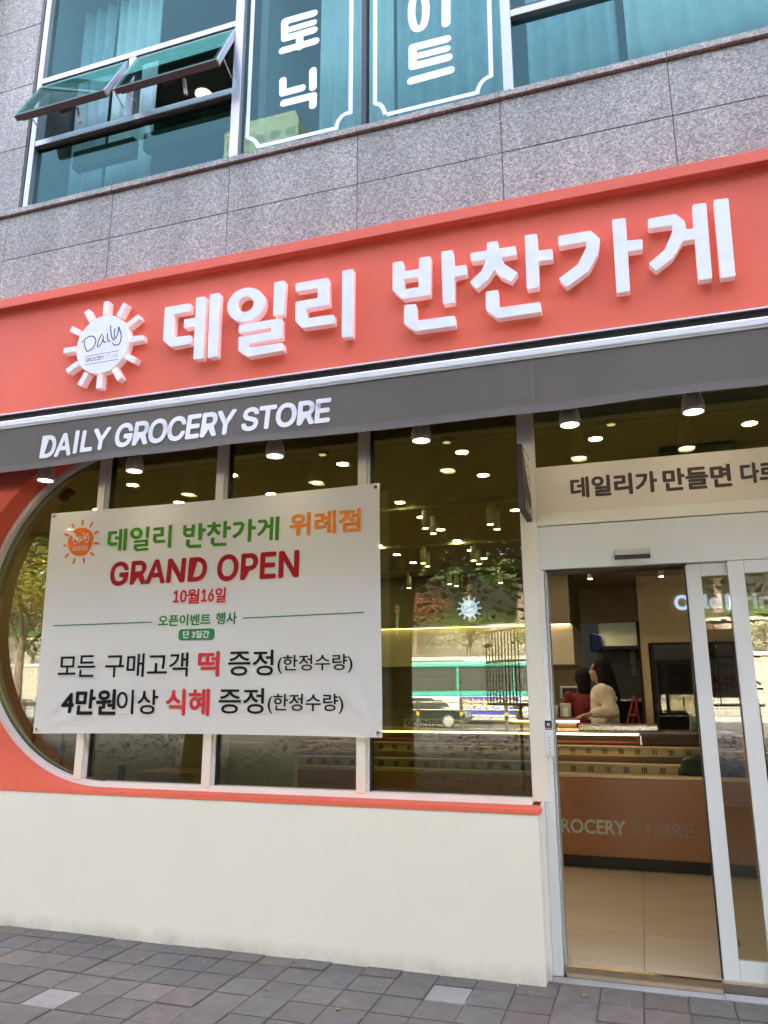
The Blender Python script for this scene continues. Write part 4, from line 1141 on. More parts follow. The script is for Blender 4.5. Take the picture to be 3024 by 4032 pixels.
# small lit sun emblem on the bulkhead
ws = thing('wall_sun_sign', (-2.2, YU-.02, 2.6), 'small bluish white lit sun emblem high on the shop wall', 'sign')
wc = at(1400+457*.979, 2200+200*.979, YU-.03); wr = (at(1400+490*.979, 2200+200*.979, YU-.03)-at(1400+425*.979, 2200+200*.979, YU-.03)).length/2
M['sun_glow'] = emitter('wall_sun_face', (.22, .34, 1), lum(3.8))
we = emblem(ws, wc.x, wc.z, wr, YU-.001, YU-.035, M['sun_glow'], M['frame_white'], 12, wr*.17, wr*1.03, wr*1.50)
emblem_print(we, wc.x, wc.z, wr, YU-.035, M['ink'], M['script_light'])

# ---------------- ceiling lights
dl0 = thing('downlight', (0, 0, ZC), 'small round white downlight recessed in the shop ceiling', 'downlight', 'recessed ceiling downlights')
MB().lathe([(.046, -.001), (.056, -.005), (.058, -.001)], (0, 0, ZC), 24, caps=False).build('trim', M['lamp_white'], dl0, smooth=True)
MB().lathe([(.0, -.003), (.046, -.003)], (0, 0, ZC), 20, caps=False).build('lens', M['down_glow'], dl0)
pts = []
for i, x in enumerate((-6.7, -5.8, -4.90, -4.0, -3.05, -2.08, -1.135, -.18, .807, 1.78)):
    for j in range(10):
        y = .56 + .66*j
        if y > 6.3 and x > -.95: continue
        if y > 6.4: continue
        if (i + j) % 2 == 0 and x > -3.2 and x < -.5 and j in (2,): continue
        if x > -.5 and (j % 3 != 0): continue
        pts.append((x + .03*j, y))
first = True
for x, y in pts:
    o = dl0 if first else dup(dl0); first = False
    o.location = (x, y, ZC)
    row = 'in the row just behind the window glass' if y < .9 else 'between the window row and the first lighting track' if y < 2.05 else 'between the first and middle lighting tracks' if y < 3.92 else 'between the middle and rear lighting tracks' if y < 5.75 else 'between the rear track and the taupe bulkhead'
    o['label'] = 'small round recessed downlight ' + row
sd0 = thing('smoke_detector', (0, 0, ZC), '', 'smoke detector', 'small ceiling discs')
MB().lathe([(.045, -.0), (.045, -.012), (.03, -.022)], (0, 0, ZC), 20).build('body', M['frame_white'], sd0, smooth=True)
MB().lathe([(.0, -.0235), (.027, -.0235)], (0, 0, ZC), 16, caps=False).build('lens', M['dim_glow'], sd0)
for k, (u, v, lb) in enumerate(((1270, 1780, 'small ceiling disc near the middle mullion'), (1758, 1731, 'small ceiling disc behind the plain window pane'), (2405, 1660, 'small ceiling disc above the door panel'))):
    d = CR*(u-1512) + CU*(2016-v) + _f*FPX; s_ = (ZC-CAM_H)/d.z
    o = sd0 if k == 0 else dup(sd0); o.location = (d.x*s_, -CAM_D+d.y*s_, ZC); o['label'] = lb
# lighting tracks with cylinder heads
M['head'] = paint('spot_body', (.62, .58, .48), .5)
def track(y, x0, x1, heads, label):
    t = thing('light_track', ((x0+x1)/2, y, ZC), label, 'track light', 'ceiling lighting tracks')
    MB().box(x0, x1, y-.018, y+.018, ZC-.035, ZC-.001).build('rail', M['head'], t)
    for hx, hy in heads:
        h = MB().lathe([(.032, 0), (.032, .165), (.027, .17)], (hx, y+hy, 2.945), 20).build('spot_head', M['head'], t, smooth=True)
        MB().lathe([(.0, -.001), (.029, -.001)], (hx, y+hy, 2.945), 18, caps=False).build('lens', M['spot_glow'], h)
        MB().tube([(hx, y+hy, 3.112), (hx, y, 3.166)], .010, 8).build('stem', M['head'], h)
for k, (yy, hs) in enumerate(((2.05, [(-2.9, -.1), (-1.79, -.12), (-1.78, .13), (-1.19, -.1), (-1.17, .13)]), (3.92, [(-3.3, .1), (-2.33, -.1), (-2.34, .13), (-1.73, -.1), (-1.72, .15), (-.35, .1)]),
                              (5.75, [(-3.9, 0), (-3.1, .1), (-2.45, -.1), (-2.4, .12), (-1.75, 0), (-.55, 0), (.35, .1)]))):
    track(yy, -4.9, 2.2, hs, ['near ceiling track with cylinder spots facing the window', 'middle ceiling track with cylinder spots', 'rear ceiling track with cylinder spots over the counter'][k])
dc = thing('dome_camera', (-4.5, .5, ZC), 'black dome camera on the ceiling beside the orange curve', 'camera')
d = CR*(255-1512) + CU*(2016-1930) + _f*FPX; s_ = (ZC-CAM_H)/d.z; dx, dy = d.x*s_, -CAM_D+d.y*s_
dc.location = (dx, dy, ZC)
MB().lathe([(.085, 0), (.085, -.03), (.06, -.035)], (dx, dy, ZC), 22).build('base', M['dark'], dc, smooth=True)
MB().ball((dx, dy, ZC-.04), .055, .055, .06).build('dome', M['black'], dc, smooth=True)
ac = at(2100, 0, 0)
# ceiling cassette air conditioner box
tag(MB().box(.25, .75, .9, 1.15, 3.02, ZC-.002).build('ceiling_air_unit', paint('air_unit_dark', (.10, .11, .08), .6), bevel=.01), 'dark square unit hung from the ceiling behind the over-door glass', 'air conditioner')

# ---------------- long refrigerated display case
case = thing('display_case', (-1.5, 3.0, 0), 'long copper fronted chilled display case with rows of vents and strip lights', 'display case')
X0, X1 = -3.95, .80
CY = 2.50
fp = MB().box(X0, X1, CY, CY+.04, .105, .742).build('front_panel', M['copper'], case, bevel=.004)
MB().box(X0+.03, X1-.03, CY+.06, CY+.12, .0, .104).build('plinth', M['black'], case)
MB().box(X0, X1, CY-.004, CY+.10, .743, .775).build('front_ledge', M['ledge'], case, bevel=.004)
MB().box(X0, X0+.03, CY+.041, 3.65, .105, 1.06).build('end_panel', M['copper'], case)
MB().box(X1-.03, X1, CY+.041, 3.65, .105, 1.06).build('end_panel', M['copper'], case)
MB().box(X0+.031, X1-.031, CY+.101, 3.64, .60, .64).build('well_floor', M['well'], case)
vent = MB()
for k in range(3):
    vent.box(-.030+k*.022, -.018+k*.022, -.004, 0, -.030, .030)
vme = bpy.data.meshes.new('vent_slots'); vme.from_pydata(vent.v, [], vent.f); vme.materials.append(M['dark'])
def vent_rail(y, z0, z1_, step, sc=1.0, tilt=0):
    r_ = MB().box(X0+.032, X1-.032, y, y+.015, z0, z1_).build('vent_rail', M['rail_gold'], case)
    MB().box(X0+.032, X1-.032, y-.03, y+.014, z1_+.0005, z1_+.012).build('rail_cap', M['ledge'], r_)
    x = X0+.12
    while x < X1-.1:
        o = link('vent_slots', vme, r_, loc=(x, y-.0005, (z0+z1_)/2)); o.scale = (sc, 1, sc); x += step
    return r_
vent_rail(CY+.16, .757, .846, .152, .80)
MB().box(X0+.033, X1-.033, CY+.20, CY+.62, .775, .785).build('shelf', M['well'], case)
MB().box(X0+.033, X1-.033, CY+.60, CY+.64, .786, .87).build('shelf_riser', M['well'], case)
vent_rail(CY+.66, .876, .962, .150, .74)
MB().box(X0+.033, X1-.033, CY+.63, CY+.66, 1.000, 1.014).build('red_trim', paint('red_trim', (.20, .03, .02), .5), case)
# stepped top with strip lights
tp = MB().box(X0+.002, -.05, CY+.52, CY+1.16, 1.090, 1.105).build('top_shelf', paint('top_glass_tan', (.42, .30, .19), .2), case)
MB().box(X0+.05, -.06, CY+.535, CY+.555, 1.074, 1.0895).build('strip_light', M['led_warm'], case)
tp2 = MB().box(-.045, X1, CY+.52, CY+1.16, 1.090, 1.105).build('top_shelf', paint('top_glass_dark', (.12, .09, .06), .15), case)
ledm = bpy.data.meshes.new('light_dot'); q = MB().box(-.006, .006, -.008, .008, -.006, .006); ledm.from_pydata(q.v, [], q.f); ledm.materials.append(M['led_warm'])
for k in range(28): link('light_dot', ledm, case, loc=(-.03+k*.029, CY+.545, 1.082))
for xk in (-3.0, -2.0, -1.0, -.05):
    MB().box(xk, xk+.012, CY+.53, CY+.56, 0.99, 1.073).build('shelf_post', M['steel'], case)
MB().box(X0, X1, 3.665, 3.90, .0, 1.085).build('rear_body', M['well'], case)
# letters on the front panel
M['etch'] = paint('etched_letters', (.45, .47, .42), .4, metal=.3)
g0_, g1_ = at(1400+822*.979, 3000+282*.979, CY-.002), at(1400+1086*.979, 3000+240*.979, CY-.002)
ph = .118
cw = (g1_.x-g0_.x)/6.0
text('lettering', 'GROCERY', g1_.x-cw*7.05, g1_.x, g1_.z-ph+.005, g1_.z+.005, CY-.002, M['etch'], fp, offset=.022)
s0_, s1_ = at(1400+1120*.979, 3000+290*.979, CY-.002), at(1400+1357*.979, 3000+250*.979, CY-.002)
text('lettering', 'STORE', s0_.x, s1_.x, g1_.z-ph+.008, g1_.z+.003, CY-.002, paint('etched_thin', (.30, .26, .21), .4), fp)
text('lettering', 'DAILY', g1_.x-cw*13.2, g1_.x-cw*8.2, g1_.z-ph+.005, g1_.z+.005, CY-.002, M['etch'], fp, offset=.022)
# steel tray and box on top
tag(MB().box(-.62, .12, 3.20, 3.62, 1.1055, 1.160).build('steel_tray', M['steel'], bevel=.01), 'long shallow stainless tray on top of the display case', 'tray')
cu_ = thing('price_stand', (-2.2, 3.3, 1.105), 'small folded card stand lettered COUNTER on the display case', 'sign')
MB().box(-2.42, -1.98, 3.30, 3.31, 1.1055, 1.20).build('card', M['panel_tan'], cu_)
text('lettering', 'COUNTER', -2.40, -2.0, 1.125, 1.185, 3.298, M['ink'], cu_, offset=.03)
for k, (bx_, lb) in enumerate(((-1.85, 'first tan paper box beside the COUNTER card'), (-1.35, 'middle tan paper box on the display case'), (-.95, 'tan paper box at the end of the row by the door'))):
    mbx = MB().prism([(bx_-.11, 1.1055), (bx_+.11, 1.1055), (bx_+.13, 1.17), (bx_-.09, 1.21)], 3.15, 3.35)
    tag(mbx.build('paper_box', M['panel_tan']), lb, 'box', 'paper boxes on the case')
# plastic bowl and green jacket on the case
bp = at(2150+1100*.527, 2750+400*.527, CY+.42)
bo = thing('plastic_bowl', (bp.x, CY+.42, .786), 'clear lidded plastic bowl on the case shelf', 'bowl')
MB().lathe([(.060, 0), (.085, .085), (.090, .09)], (bp.x, CY+.42, .7855), 20).build('cup', paint('cloudy_plastic', (.62, .58, .46), .25), bo, smooth=True)
MB().lathe([(.092, .0905), (.094, .10), (.06, .108)], (bp.x, CY+.42, .7855), 20).build('lid', paint('cloudy_lid', (.72, .66, .5), .2), bo, smooth=True)
jp0, jp1 = at(2680, 3090, CY+.06), at(2950, 3000, CY+.06)
mbj = MB()
mbj.ball(((jp0.x+jp1.x)/2-.06, CY+.14, .80), .22, .11, .15, 18, 10); mbj.ball(((jp0.x+jp1.x)/2+.13, CY+.13, .78), .16, .10, .115, 18, 10)
mbj.ball(((jp0.x+jp1.x)/2-.19, CY+.12, .785), .10, .09, .08, 14, 8)
jk = mbj.build('green_jacket', paint('dark_green_cloth', (.012, .028, .016), .9, var=.2, vscale=8), smooth=True)
rm = jk.modifiers.new('blend', 'REMESH'); rm.mode = 'VOXEL'; rm.voxel_size = .014; rm.use_smooth_shade = True
tx_ = bpy.data.textures.new('folds', 'CLOUDS'); tx_.noise_scale = .07
dm = jk.modifiers.new('folds', 'DISPLACE'); dm.texture = tx_; dm.strength = .05; dm.mid_level = .5
tag(jk, 'dark green jacket bundled on the ledge of the display case', 'jacket')

# ---------------- counter corner: till, printer, cup
ct = thing('till_counter', (-.9, 4.7, 0), 'wooden till counter with a lit niche behind the display case', 'counter')
cz_ = 1.06; cp = at(2100+140*.557, 2200+1120*.557, 4.6)
MB().box(-1.7, -.62, 4.5, 5.2, .0, cp.z-.03).build('body', M['wood'], ct, bevel=.004)
MB().box(-1.72, -.60, 4.48, 5.22, cp.z-.029, cp.z).build('worktop', M['well'], ct, bevel=.004)
MB().box(-1.5, -.70, 4.47, 4.479, cp.z-.05, cp.z-.035).build('strip_light', M['led_warm'], ct)
TZ = cp.z
t_ = thing('till_screen', (-.72, 4.8, TZ), 'small grey framed till display on a short stand', 'screen')
sp0 = at(2100+258*.557, 2200+945*.557, 4.8)
MB().box(sp0.x-.11, sp0.x+.11, 4.79, 4.83, sp0.z-.075, sp0.z+.075).build('bezel', M['silver_plastic'], t_, bevel=.008)
MB().box(sp0.x-.085, sp0.x+.085, 4.786, 4.7895, sp0.z-.055, sp0.z+.05).build('display', M['black'], t_)
MB().box(sp0.x-.02, sp0.x+.02, 4.80, 4.83, TZ, sp0.z-.076).build('stand', M['dark'], t_)
MB().box(sp0.x-.08, sp0.x+.08, 4.75, 4.9, TZ+.0005, TZ+.015).build('foot', M['dark'], t_)
pr_ = thing('receipt_printer', (-.85, 4.66, TZ), 'grey label scale printer with a paper slip', 'printer')
MB().box(sp0.x-.42, sp0.x-.12, 4.55, 4.75, TZ+.0005, TZ+.13).build('body', M['silver_plastic'], pr_, bevel=.02, seg=3)
MB().box(sp0.x-.10, sp0.x+.03, 4.55, 4.75, TZ+.0005, TZ+.16).build('printer_head', M['silver_plastic'], pr_, bevel=.012)
MB().box(sp0.x-.06, sp0.x-.01, 4.535, 4.549, TZ+.01, TZ+.11).build('paper_slip', M['frame_white'], pr_)
cp_ = thing('paper_cup', (sp0.x-.42, 4.55, TZ), 'takeaway cup with a pale sleeve on the till counter', 'cup')
MB().lathe([(.032, 0), (.042, .10)], (sp0.x-.40, 4.50, TZ+.0005), 16).build('cup', M['dark'], cp_, smooth=True)
MB().lathe([(.0365, .03), (.0425, .08)], (sp0.x-.40, 4.50, TZ), 16, caps=False).build('sleeve', M['panel_tan'], cp_, smooth=True)
MB().lathe([(.044, .1005), (.044, .112), (.036, .118)], (sp0.x-.40, 4.50, TZ), 16).build('lid', M['panel_tan'], cp_, smooth=True)

# ---------------- kitchen beyond the opening
kx = (kd0.x+kd1.x)/2
M['kjamb'] = paint('brown_door_lining', (.16, .10, .05), .6)
kf = struct('door_lining', MB().box(kd1.x-.05, kd1.x+.02, YB-.02, YB+.13, 0, kd0.z), M['kjamb'])
kl = thing('added_kitchen_lamp', (-.4, 9.8, ZC), 'added kitchen ceiling lamp out of view beyond the rear opening', 'ceiling light')  # unseen lamp, added to brighten the kitchen
MB().box(-.9, .1, 9.65, 9.95, ZC-.06, ZC-.005).build('housing', M['frame_white'], kl)
MB().box(-.88, .08, 9.67, 9.93, ZC-.066, ZC-.0605).build('tube', emitter('added_kitchen_tube', (.85, 1, .95), lum(9)), kl)
hdp = at(2100+600*.557, 2200+540*.557, 10.4)
hood = thing('extractor_hood', (hdp.x, 10.4, 2.3), 'shiny stainless extractor hood in the kitchen', 'hood')
hz0 = at(2100+600*.557, 2200+618*.557, 10.3).z
hx0 = at(2100+465*.557, 2200+540*.557, 10.3).x
hv = MB().box(hx0, 1.2, 10.2, 10.98, hz0, ZC-.01); hv.build('canopy', paint('rippled_steel', (.6, .58, .52), .15, metal=1, bump=.5, bscale=3), hood)
MB().box(hx0, 1.2, 10.19, 10.199, hz0-.06, hz0).build('hood_rim', M['dark'], hood)
bb = at(2100+443*.557, 2200+595*.557, 9.6)
tag(MB().prism([(bb.x-.10, bb.z-.14), (bb.x+.08, bb.z-.17), (bb.x+.10, bb.z+.12), (bb.x-.10, bb.z+.18)], 9.55, 9.75).build('blue_container', paint('blue_plastic', (.01, .06, .42), .3), bevel=.02), 'bright blue plastic container hanging in the kitchen', 'container')
for k, (u, v, w_, h_) in enumerate(((600, 765, .09, .04), (560, 795, .09, .045))):
    p = at(2100+u*.557, 2200+v*.557, 10.995)
    tag(MB().box(p.x-w_, p.x+w_, 10.99, 10.996, p.z-h_, p.z+h_).build('wall_note', paint('note_paper', (.55, .55, .55), .8)), ['upper paper note on the kitchen wall', 'lower paper note on the kitchen wall'][k], 'note', 'notes on the kitchen wall')
p = at(2100+706*.557, 2200+750*.557, 10.95)
wd = thing('wall_dispenser', (p.x, 10.95, p.z-.2), 'narrow white dispenser on the kitchen wall', 'dispenser')
MB().box(p.x-.05, p.x+.05, 10.9, 10.99, p.z-.1, p.z+.32).build('body', M['frame_white'], wd, bevel=.015)
MB().box(p.x-.04, p.x+.04, 10.9, 10.98, p.z-.22, p.z-.101).build('tray', M['silver_plastic'], wd)
kc = at(2100+600*.557, 2200+990*.557, 10.3)
kt = thing('kitchen_bench', (kx, 10.5, 0), 'dark steel kitchen bench along the rear wall', 'bench')
MB().box(-2.9, 2.4, 10.1, 10.98, kc.z-.04, kc.z).build('worktop', M['steel'], kt)
MB().box(-2.9, 2.4, 10.15, 10.98, .05, kc.z-.041).build('cupboard', M['dark'], kt)
ld = thing('folding_ladder', (.0, 7.2, 0), 'folded red step ladder leaning by the kitchen opening', 'ladder')
la, lb_ = at(2100+710*.557, 2200+968*.557, 7.2), at(2100+630*.557, 2200+1150*.557, 7.2)
red = paint('red_enamel', (.36, .02, .015), .4)
sl_ = (lb_.x-la.x)/(lb_.z-la.z)
for dx_ in (0, .10):
    MB().tube([(la.x+dx_*.6, 7.2+dx_, la.z), (la.x+sl_*(0-la.z)*.6+dx_, 7.2+dx_, .0)], .016, 8).build('rail', red, ld)
MB().tube([(la.x+.02, 7.2, la.z-.05), (la.x+.16, 7.25, .0)], .014, 8).build('prop', red, ld)
for k in range(1, 5):
    z = la.z*(1-k/5.2); x = la.x + sl_*(z-la.z)*.6
    MB().obox((x+.04, 7.25, z), (.06, 0, 0), (0, .09, 0), (0, 0, .012)).build('step', red, ld)
# left corner: slatted rack, wall socket, wooden box
sk = thing('slatted_rack', (-4.75, 1.2, 0), 'black slatted rack half hidden behind the left edge of the banner', 'rack')
ra, rb = at(130, 2580, 1.0), at(190, 2414, 1.0)
for k in range(7):
    z = ra.z + (rb.z-ra.z)*k/7
    MB().box(ra.x, ra.x+.42, 1.0, 1.05, z, z+(rb.z-ra.z)/7-.014).build('slat', M['black'], sk)
for xx in (ra.x+.02, ra.x+.36): MB().box(xx, xx+.03, 1.051, 1.08, .0, rb.z).build('post', M['dark'], sk)
so_ = at(478, 3045, .9)
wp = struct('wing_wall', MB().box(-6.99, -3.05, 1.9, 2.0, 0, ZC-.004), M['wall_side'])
so_ = at(478, 3045, 1.89)
wk = thing('wall_socket', (so_.x, 1.89, so_.z), 'dark double wall socket low on the olive wall', 'socket')
MB().box(so_.x-.035, so_.x+.035, 1.885, 1.899, so_.z-.075, so_.z+.075).build('plate', M['dark'], wk, bevel=.004)
for dz in (-.035, .035): MB().lathe([(.018, -.001), (.018, .0)], (so_.x, 1.8845, so_.z+dz), 14, 'y').build('outlet', M['black'], wk)
wb = at(190, 3000, .6)
sh = thing('display_shelf', (-3.2, 1.5, 0), 'lit wooden shelf unit behind the window sill', 'shelf')
sx0_ = at(600, 3050, 1.5).x
MB().box(sx0_, sx0_+.55, 1.3, 1.85, .0, .80).build('body', M['wood'], sh)
MB().box(sx0_, sx0_+.55, 1.86, 1.88, .801, 1.9).build('back_panel', M['wall_beige'], sh)
MB().box(sx0_+.02, sx0_+.53, 1.80, 1.82, 1.86, 1.875).build('strip_light', M['led_warm'], sh)
MB().box(sx0_, sx0_+.55, 1.5, 1.859, 1.28, 1.30).build('board', M['wood'], sh)
bx = thing('wooden_crate', (wb.x, .55, .62), 'dark brown wooden crate stack inside the curved window', 'crate')
for k in range(4):
    MB().prism([(wb.x-.18-.03*k, .70+.035*k), (wb.x+.10+.03*k, .70+.035*k), (wb.x+.12+.03*k, .728+.035*k), (wb.x-.20-.03*k, .728+.035*k)], .45, .75).build('board', M['wood'], bx)
MB().box(wb.x-.15, wb.x+.08, .48, .72, 0.001, .699).build('base', M['wood'], bx)

# ---------------- two people behind the case
def capsule(mb, a, b, ra_, rb_, n=12, fl=1.0):
    a, b = Vector(a), Vector(b); mb.ball(a, ra_, ra_*fl, ra_, n, 8); mb.ball(b, rb_, rb_*fl, rb_, n, 8)
    mb.tube([a, b], [ra_, rb_], n)
def blend(mb, name, mat, parent, vox=.012, it=6):
    o = mb.build(name, mat, parent, fixn=True)
    r_ = o.modifiers.new('blend', 'REMESH'); r_.mode = 'VOXEL'; r_.voxel_size = vox; r_.use_smooth_shade = True
    s_ = o.modifiers.new('soft', 'SMOOTH'); s_.iterations = it; s_.factor = .5
    return o
SKIN = paint('skin', (.42, .24, .16), .5)
HAIR = paint('black_hair', (.007, .006, .006), .7, spec=.2)
def person(px, py, ztop, face, cloth, legs, label, long_hair, arm):
    """standing adult, seen to the hips over the case; 'face' is -1 looking left along x, 0 looking away"""
    H = ztop; k = H/1.72
    t = thing('person', (px, py, 0), label, 'person')
    hx = px + (.03*face)
    b = MB()
    hc = (hx, py, H-.115*k)
    b.ball(hc, .085*k, .075*k, .112*k, 16, 12)                                # skull
    b.ball((hc[0]+.035*face*k, py, hc[2]-.045*k), .058*k, .058*k, .075*k, 14, 10)   # jaw
    if face: 
        b.ball((hc[0]+.098*face*k, py, hc[2]-.018*k), .016*k, .014*k, .022*k, 8, 6)  # nose
        b.ball((hc[0]+.082*face*k, py, hc[2]-.062*k), .016*k, .022*k, .012*k, 8, 6)  # lips
        b.ball((hc[0]+.075*face*k, py, hc[2]-.09*k), .022*k, .026*k, .02*k, 8, 6)    # chin
    b.ball((hc[0]-.0, py-.076*k, hc[2]-.02*k), .018*k, .010*k, .030*k, 8, 6)    # ear
    capsule(b, (hx-.01*face, py, H-.22*k), (px, py, H-.31*k), .052*k, .058*k)
    sh_z = H-.315*k
    b.ball((px, py, sh_z-.02), .10*k, .185*k if face else .12*k, .07*k, 16, 10)
    capsule(b, (px, py, sh_z-.08*k), (px, py, H-.62*k), .115*k, .105*k, 16, 1.25)
    capsule(b, (px, py, H-.64*k), (px, py, H-.80*k), .11*k, .125*k, 16, 1.25)
    for s in (-1, 1):                                                          # legs down to the floor
        capsule(b, (px, py+s*.085, H-.86*k), (px, py+s*.09, H-1.27*k), .078*k, .055*k)
        capsule(b, (px, py+s*.09, H-1.27*k), (px, py+s*.09, .07), .055*k, .038*k)
        capsule(b, (px, py+s*.09, .045), (px+(.12*face or 0), py+s*.09+(.0 if face else .12), .035), .042, .034)
    armpts = []
    for s in (-1, 1):
        A = Vector((px, py+s*.175*k, sh_z-.01)) if face else Vector((px+s*.165*k, py, sh_z-.01))
        E, Wp = [A + Vector(q)*k for q in arm[0 if s < 0 else 1]]
        capsule(b, A, E, .052*k, .042*k); capsule(b, E, Wp, .042*k, .030*k)
        d = (Wp-E).normalized(); side = d.cross(Vector((0, 0, 1))).normalized(); upv = side.cross(d)
        palm = Wp + d*.05
        b.obox(palm, d*.042, side*.034, upv*.014)
        for f_, ln in zip((-.026, -.009, .009, .026), (.058, .070, .066, .050)):
            r0 = Wp + d*.088 + side*f_
            capsule(b, r0, r0 + d*ln*.55 - upv*.008, .0095, .009, 6); capsule(b, r0 + d*ln*.55 - upv*.008, r0 + d*ln*.9 - upv*.03, .009, .0075, 6)
        r0 = Wp + d*.03 + side*(.034 if s < 0 else -.034)
        capsule(b, r0, r0 + d*.035 + side*(.02 if s < 0 else -.02), .011, .0095, 6)
        armpts.append((A, E, Wp))
    body = blend(b, 'body', SKIN, t, .009, 3)
    if face:
        for q in (-1,):
            MB().ball((hc[0]+.074*face*k, py-.034*k, hc[2]+.006*k), .009, .010, .008, 10, 8).build('eye', M['frame_white'], body, smooth=True)
            MB().ball((hc[0]+.081*face*k, py-.035*k, hc[2]+.006*k), .0045, .006, .005, 8, 6).build('iris', M['black'], body, smooth=True)
    c = MB()                                                                   # top
    c.ball((px, py, sh_z-.02), .118*k, .20*k if face else .14*k, .085*k, 16, 10)
    capsule(c, (px, py, sh_z-.08*k), (px, py, H-.62*k), .142*k, .140*k, 16, 1.2)
    capsule(c, (px, py, H-.62*k), (px, py, H-.74*k), .142*k, .148*k, 16, 1.2)
    if not face: c.ball((px, py, sh_z-.02), .20*k, .12*k, .085*k, 16, 10)
    for A, E, Wp in armpts:
        capsule(c, A, E, .078*k, .072*k); capsule(c, E, E+(Wp-E)*.92, .070*k, .042*k)
    cl = blend(c, 'top', cloth, t, .012, 5)
    tc = bpy.data.textures.new('knit', 'CLOUDS'); tc.noise_scale = .09
    dd = cl.modifiers.new('folds', 'DISPLACE'); dd.texture = tc; dd.strength = .03
    l_ = MB()
    capsule(l_, (px, py, H-.76*k), (px, py, H-.86*k), .135*k, .138*k, 16, 1.2)
    for s in (-1, 1):
        capsule(l_, (px, py+s*.085, H-.87*k), (px, py+s*.09, H-1.27*k), .098*k, .080*k); capsule(l_, (px, py+s*.09, H-1.27*k), (px, py+s*.09, .10), .080*k, .07*k)
    blend(l_, 'trousers', legs, t, .014, 4)
    h = MB()                                                                   # hair: cap plus the fall behind the shoulders
    bk = -face if face else 0
    h.ball((hc[0]+.022*bk, py+(0 if face else -.02), hc[2]+.018*k), .097*k, .092*k, .112*k, 18, 12)
    if long_hair:
        capsule(h, (hc[0]+.055*bk, py, hc[2]-.02), (px+.085*bk, py, sh_z-.05), .088*k, .085*k)
        capsule(h, (px+.09*bk, py, sh_z-.05), (px+.10*bk, py-.04, sh_z-.20*k), .085*k, .050*k)
        capsule(h, (hc[0]+.02*bk, py-.07*k, hc[2]-.02), (px+.01, py-.13*k, sh_z-.10), .045*k, .04*k)
        capsule(h, (px+.01, py-.13*k, sh_z-.10), (px+.02, py-.15*k, sh_z-.24), .04*k, .022*k)
    else:
        capsule(h, (hc[0], py-.03, hc[2]-.01), (hc[0], py-.045, hc[2]-.135*k), .088*k, .07*k)
    hr = blend(h, 'hair', HAIR, t, .011, 2)
    th_ = bpy.data.textures.new('locks', 'CLOUDS'); th_.noise_scale = .03
    dd = hr.modifiers.new('locks', 'DISPLACE'); dd.texture = th_; dd.strength = .018
    return t
pa = at(2100+455*.557, 2200+710*.557, 4.25); pA = at(2100+490*.557, 2200+1000*.557, 4.25)
CREAMK = paint('cream_knit', (.76, .66, .53), .95, var=.05, bump=.5, bscale=150)
MARO = paint('maroon_knit', (.16, .012, .016), .9, var=.08, bump=.4, bscale=150)
DKT = paint('dark_trousers', (.018, .017, .018), .9)
person(-.405, 4.25, pa.z, -1, CREAMK, DKT, 'person in a cream knit sweater with long black hair facing left', True,
       [[(.085, -.05, -.20), (-.115, -.13, -.225)], [(.02, .05, -.26), (-.18, -.02, -.26)]])
pb = at(2100+360*.557, 2200+778*.557, 4.62); pB = at(2100+365*.557, 2200+1000*.557, 4.62)
person(pB.x, 4.62, pb.z, 0, MARO, DKT, 'person in a maroon top with dark hair turned towards the till', False,
       [[(-.08, .06, -.28), (-.04, .26, -.22)], [(.06, .06, -.28), (.05, .26, -.26)]])
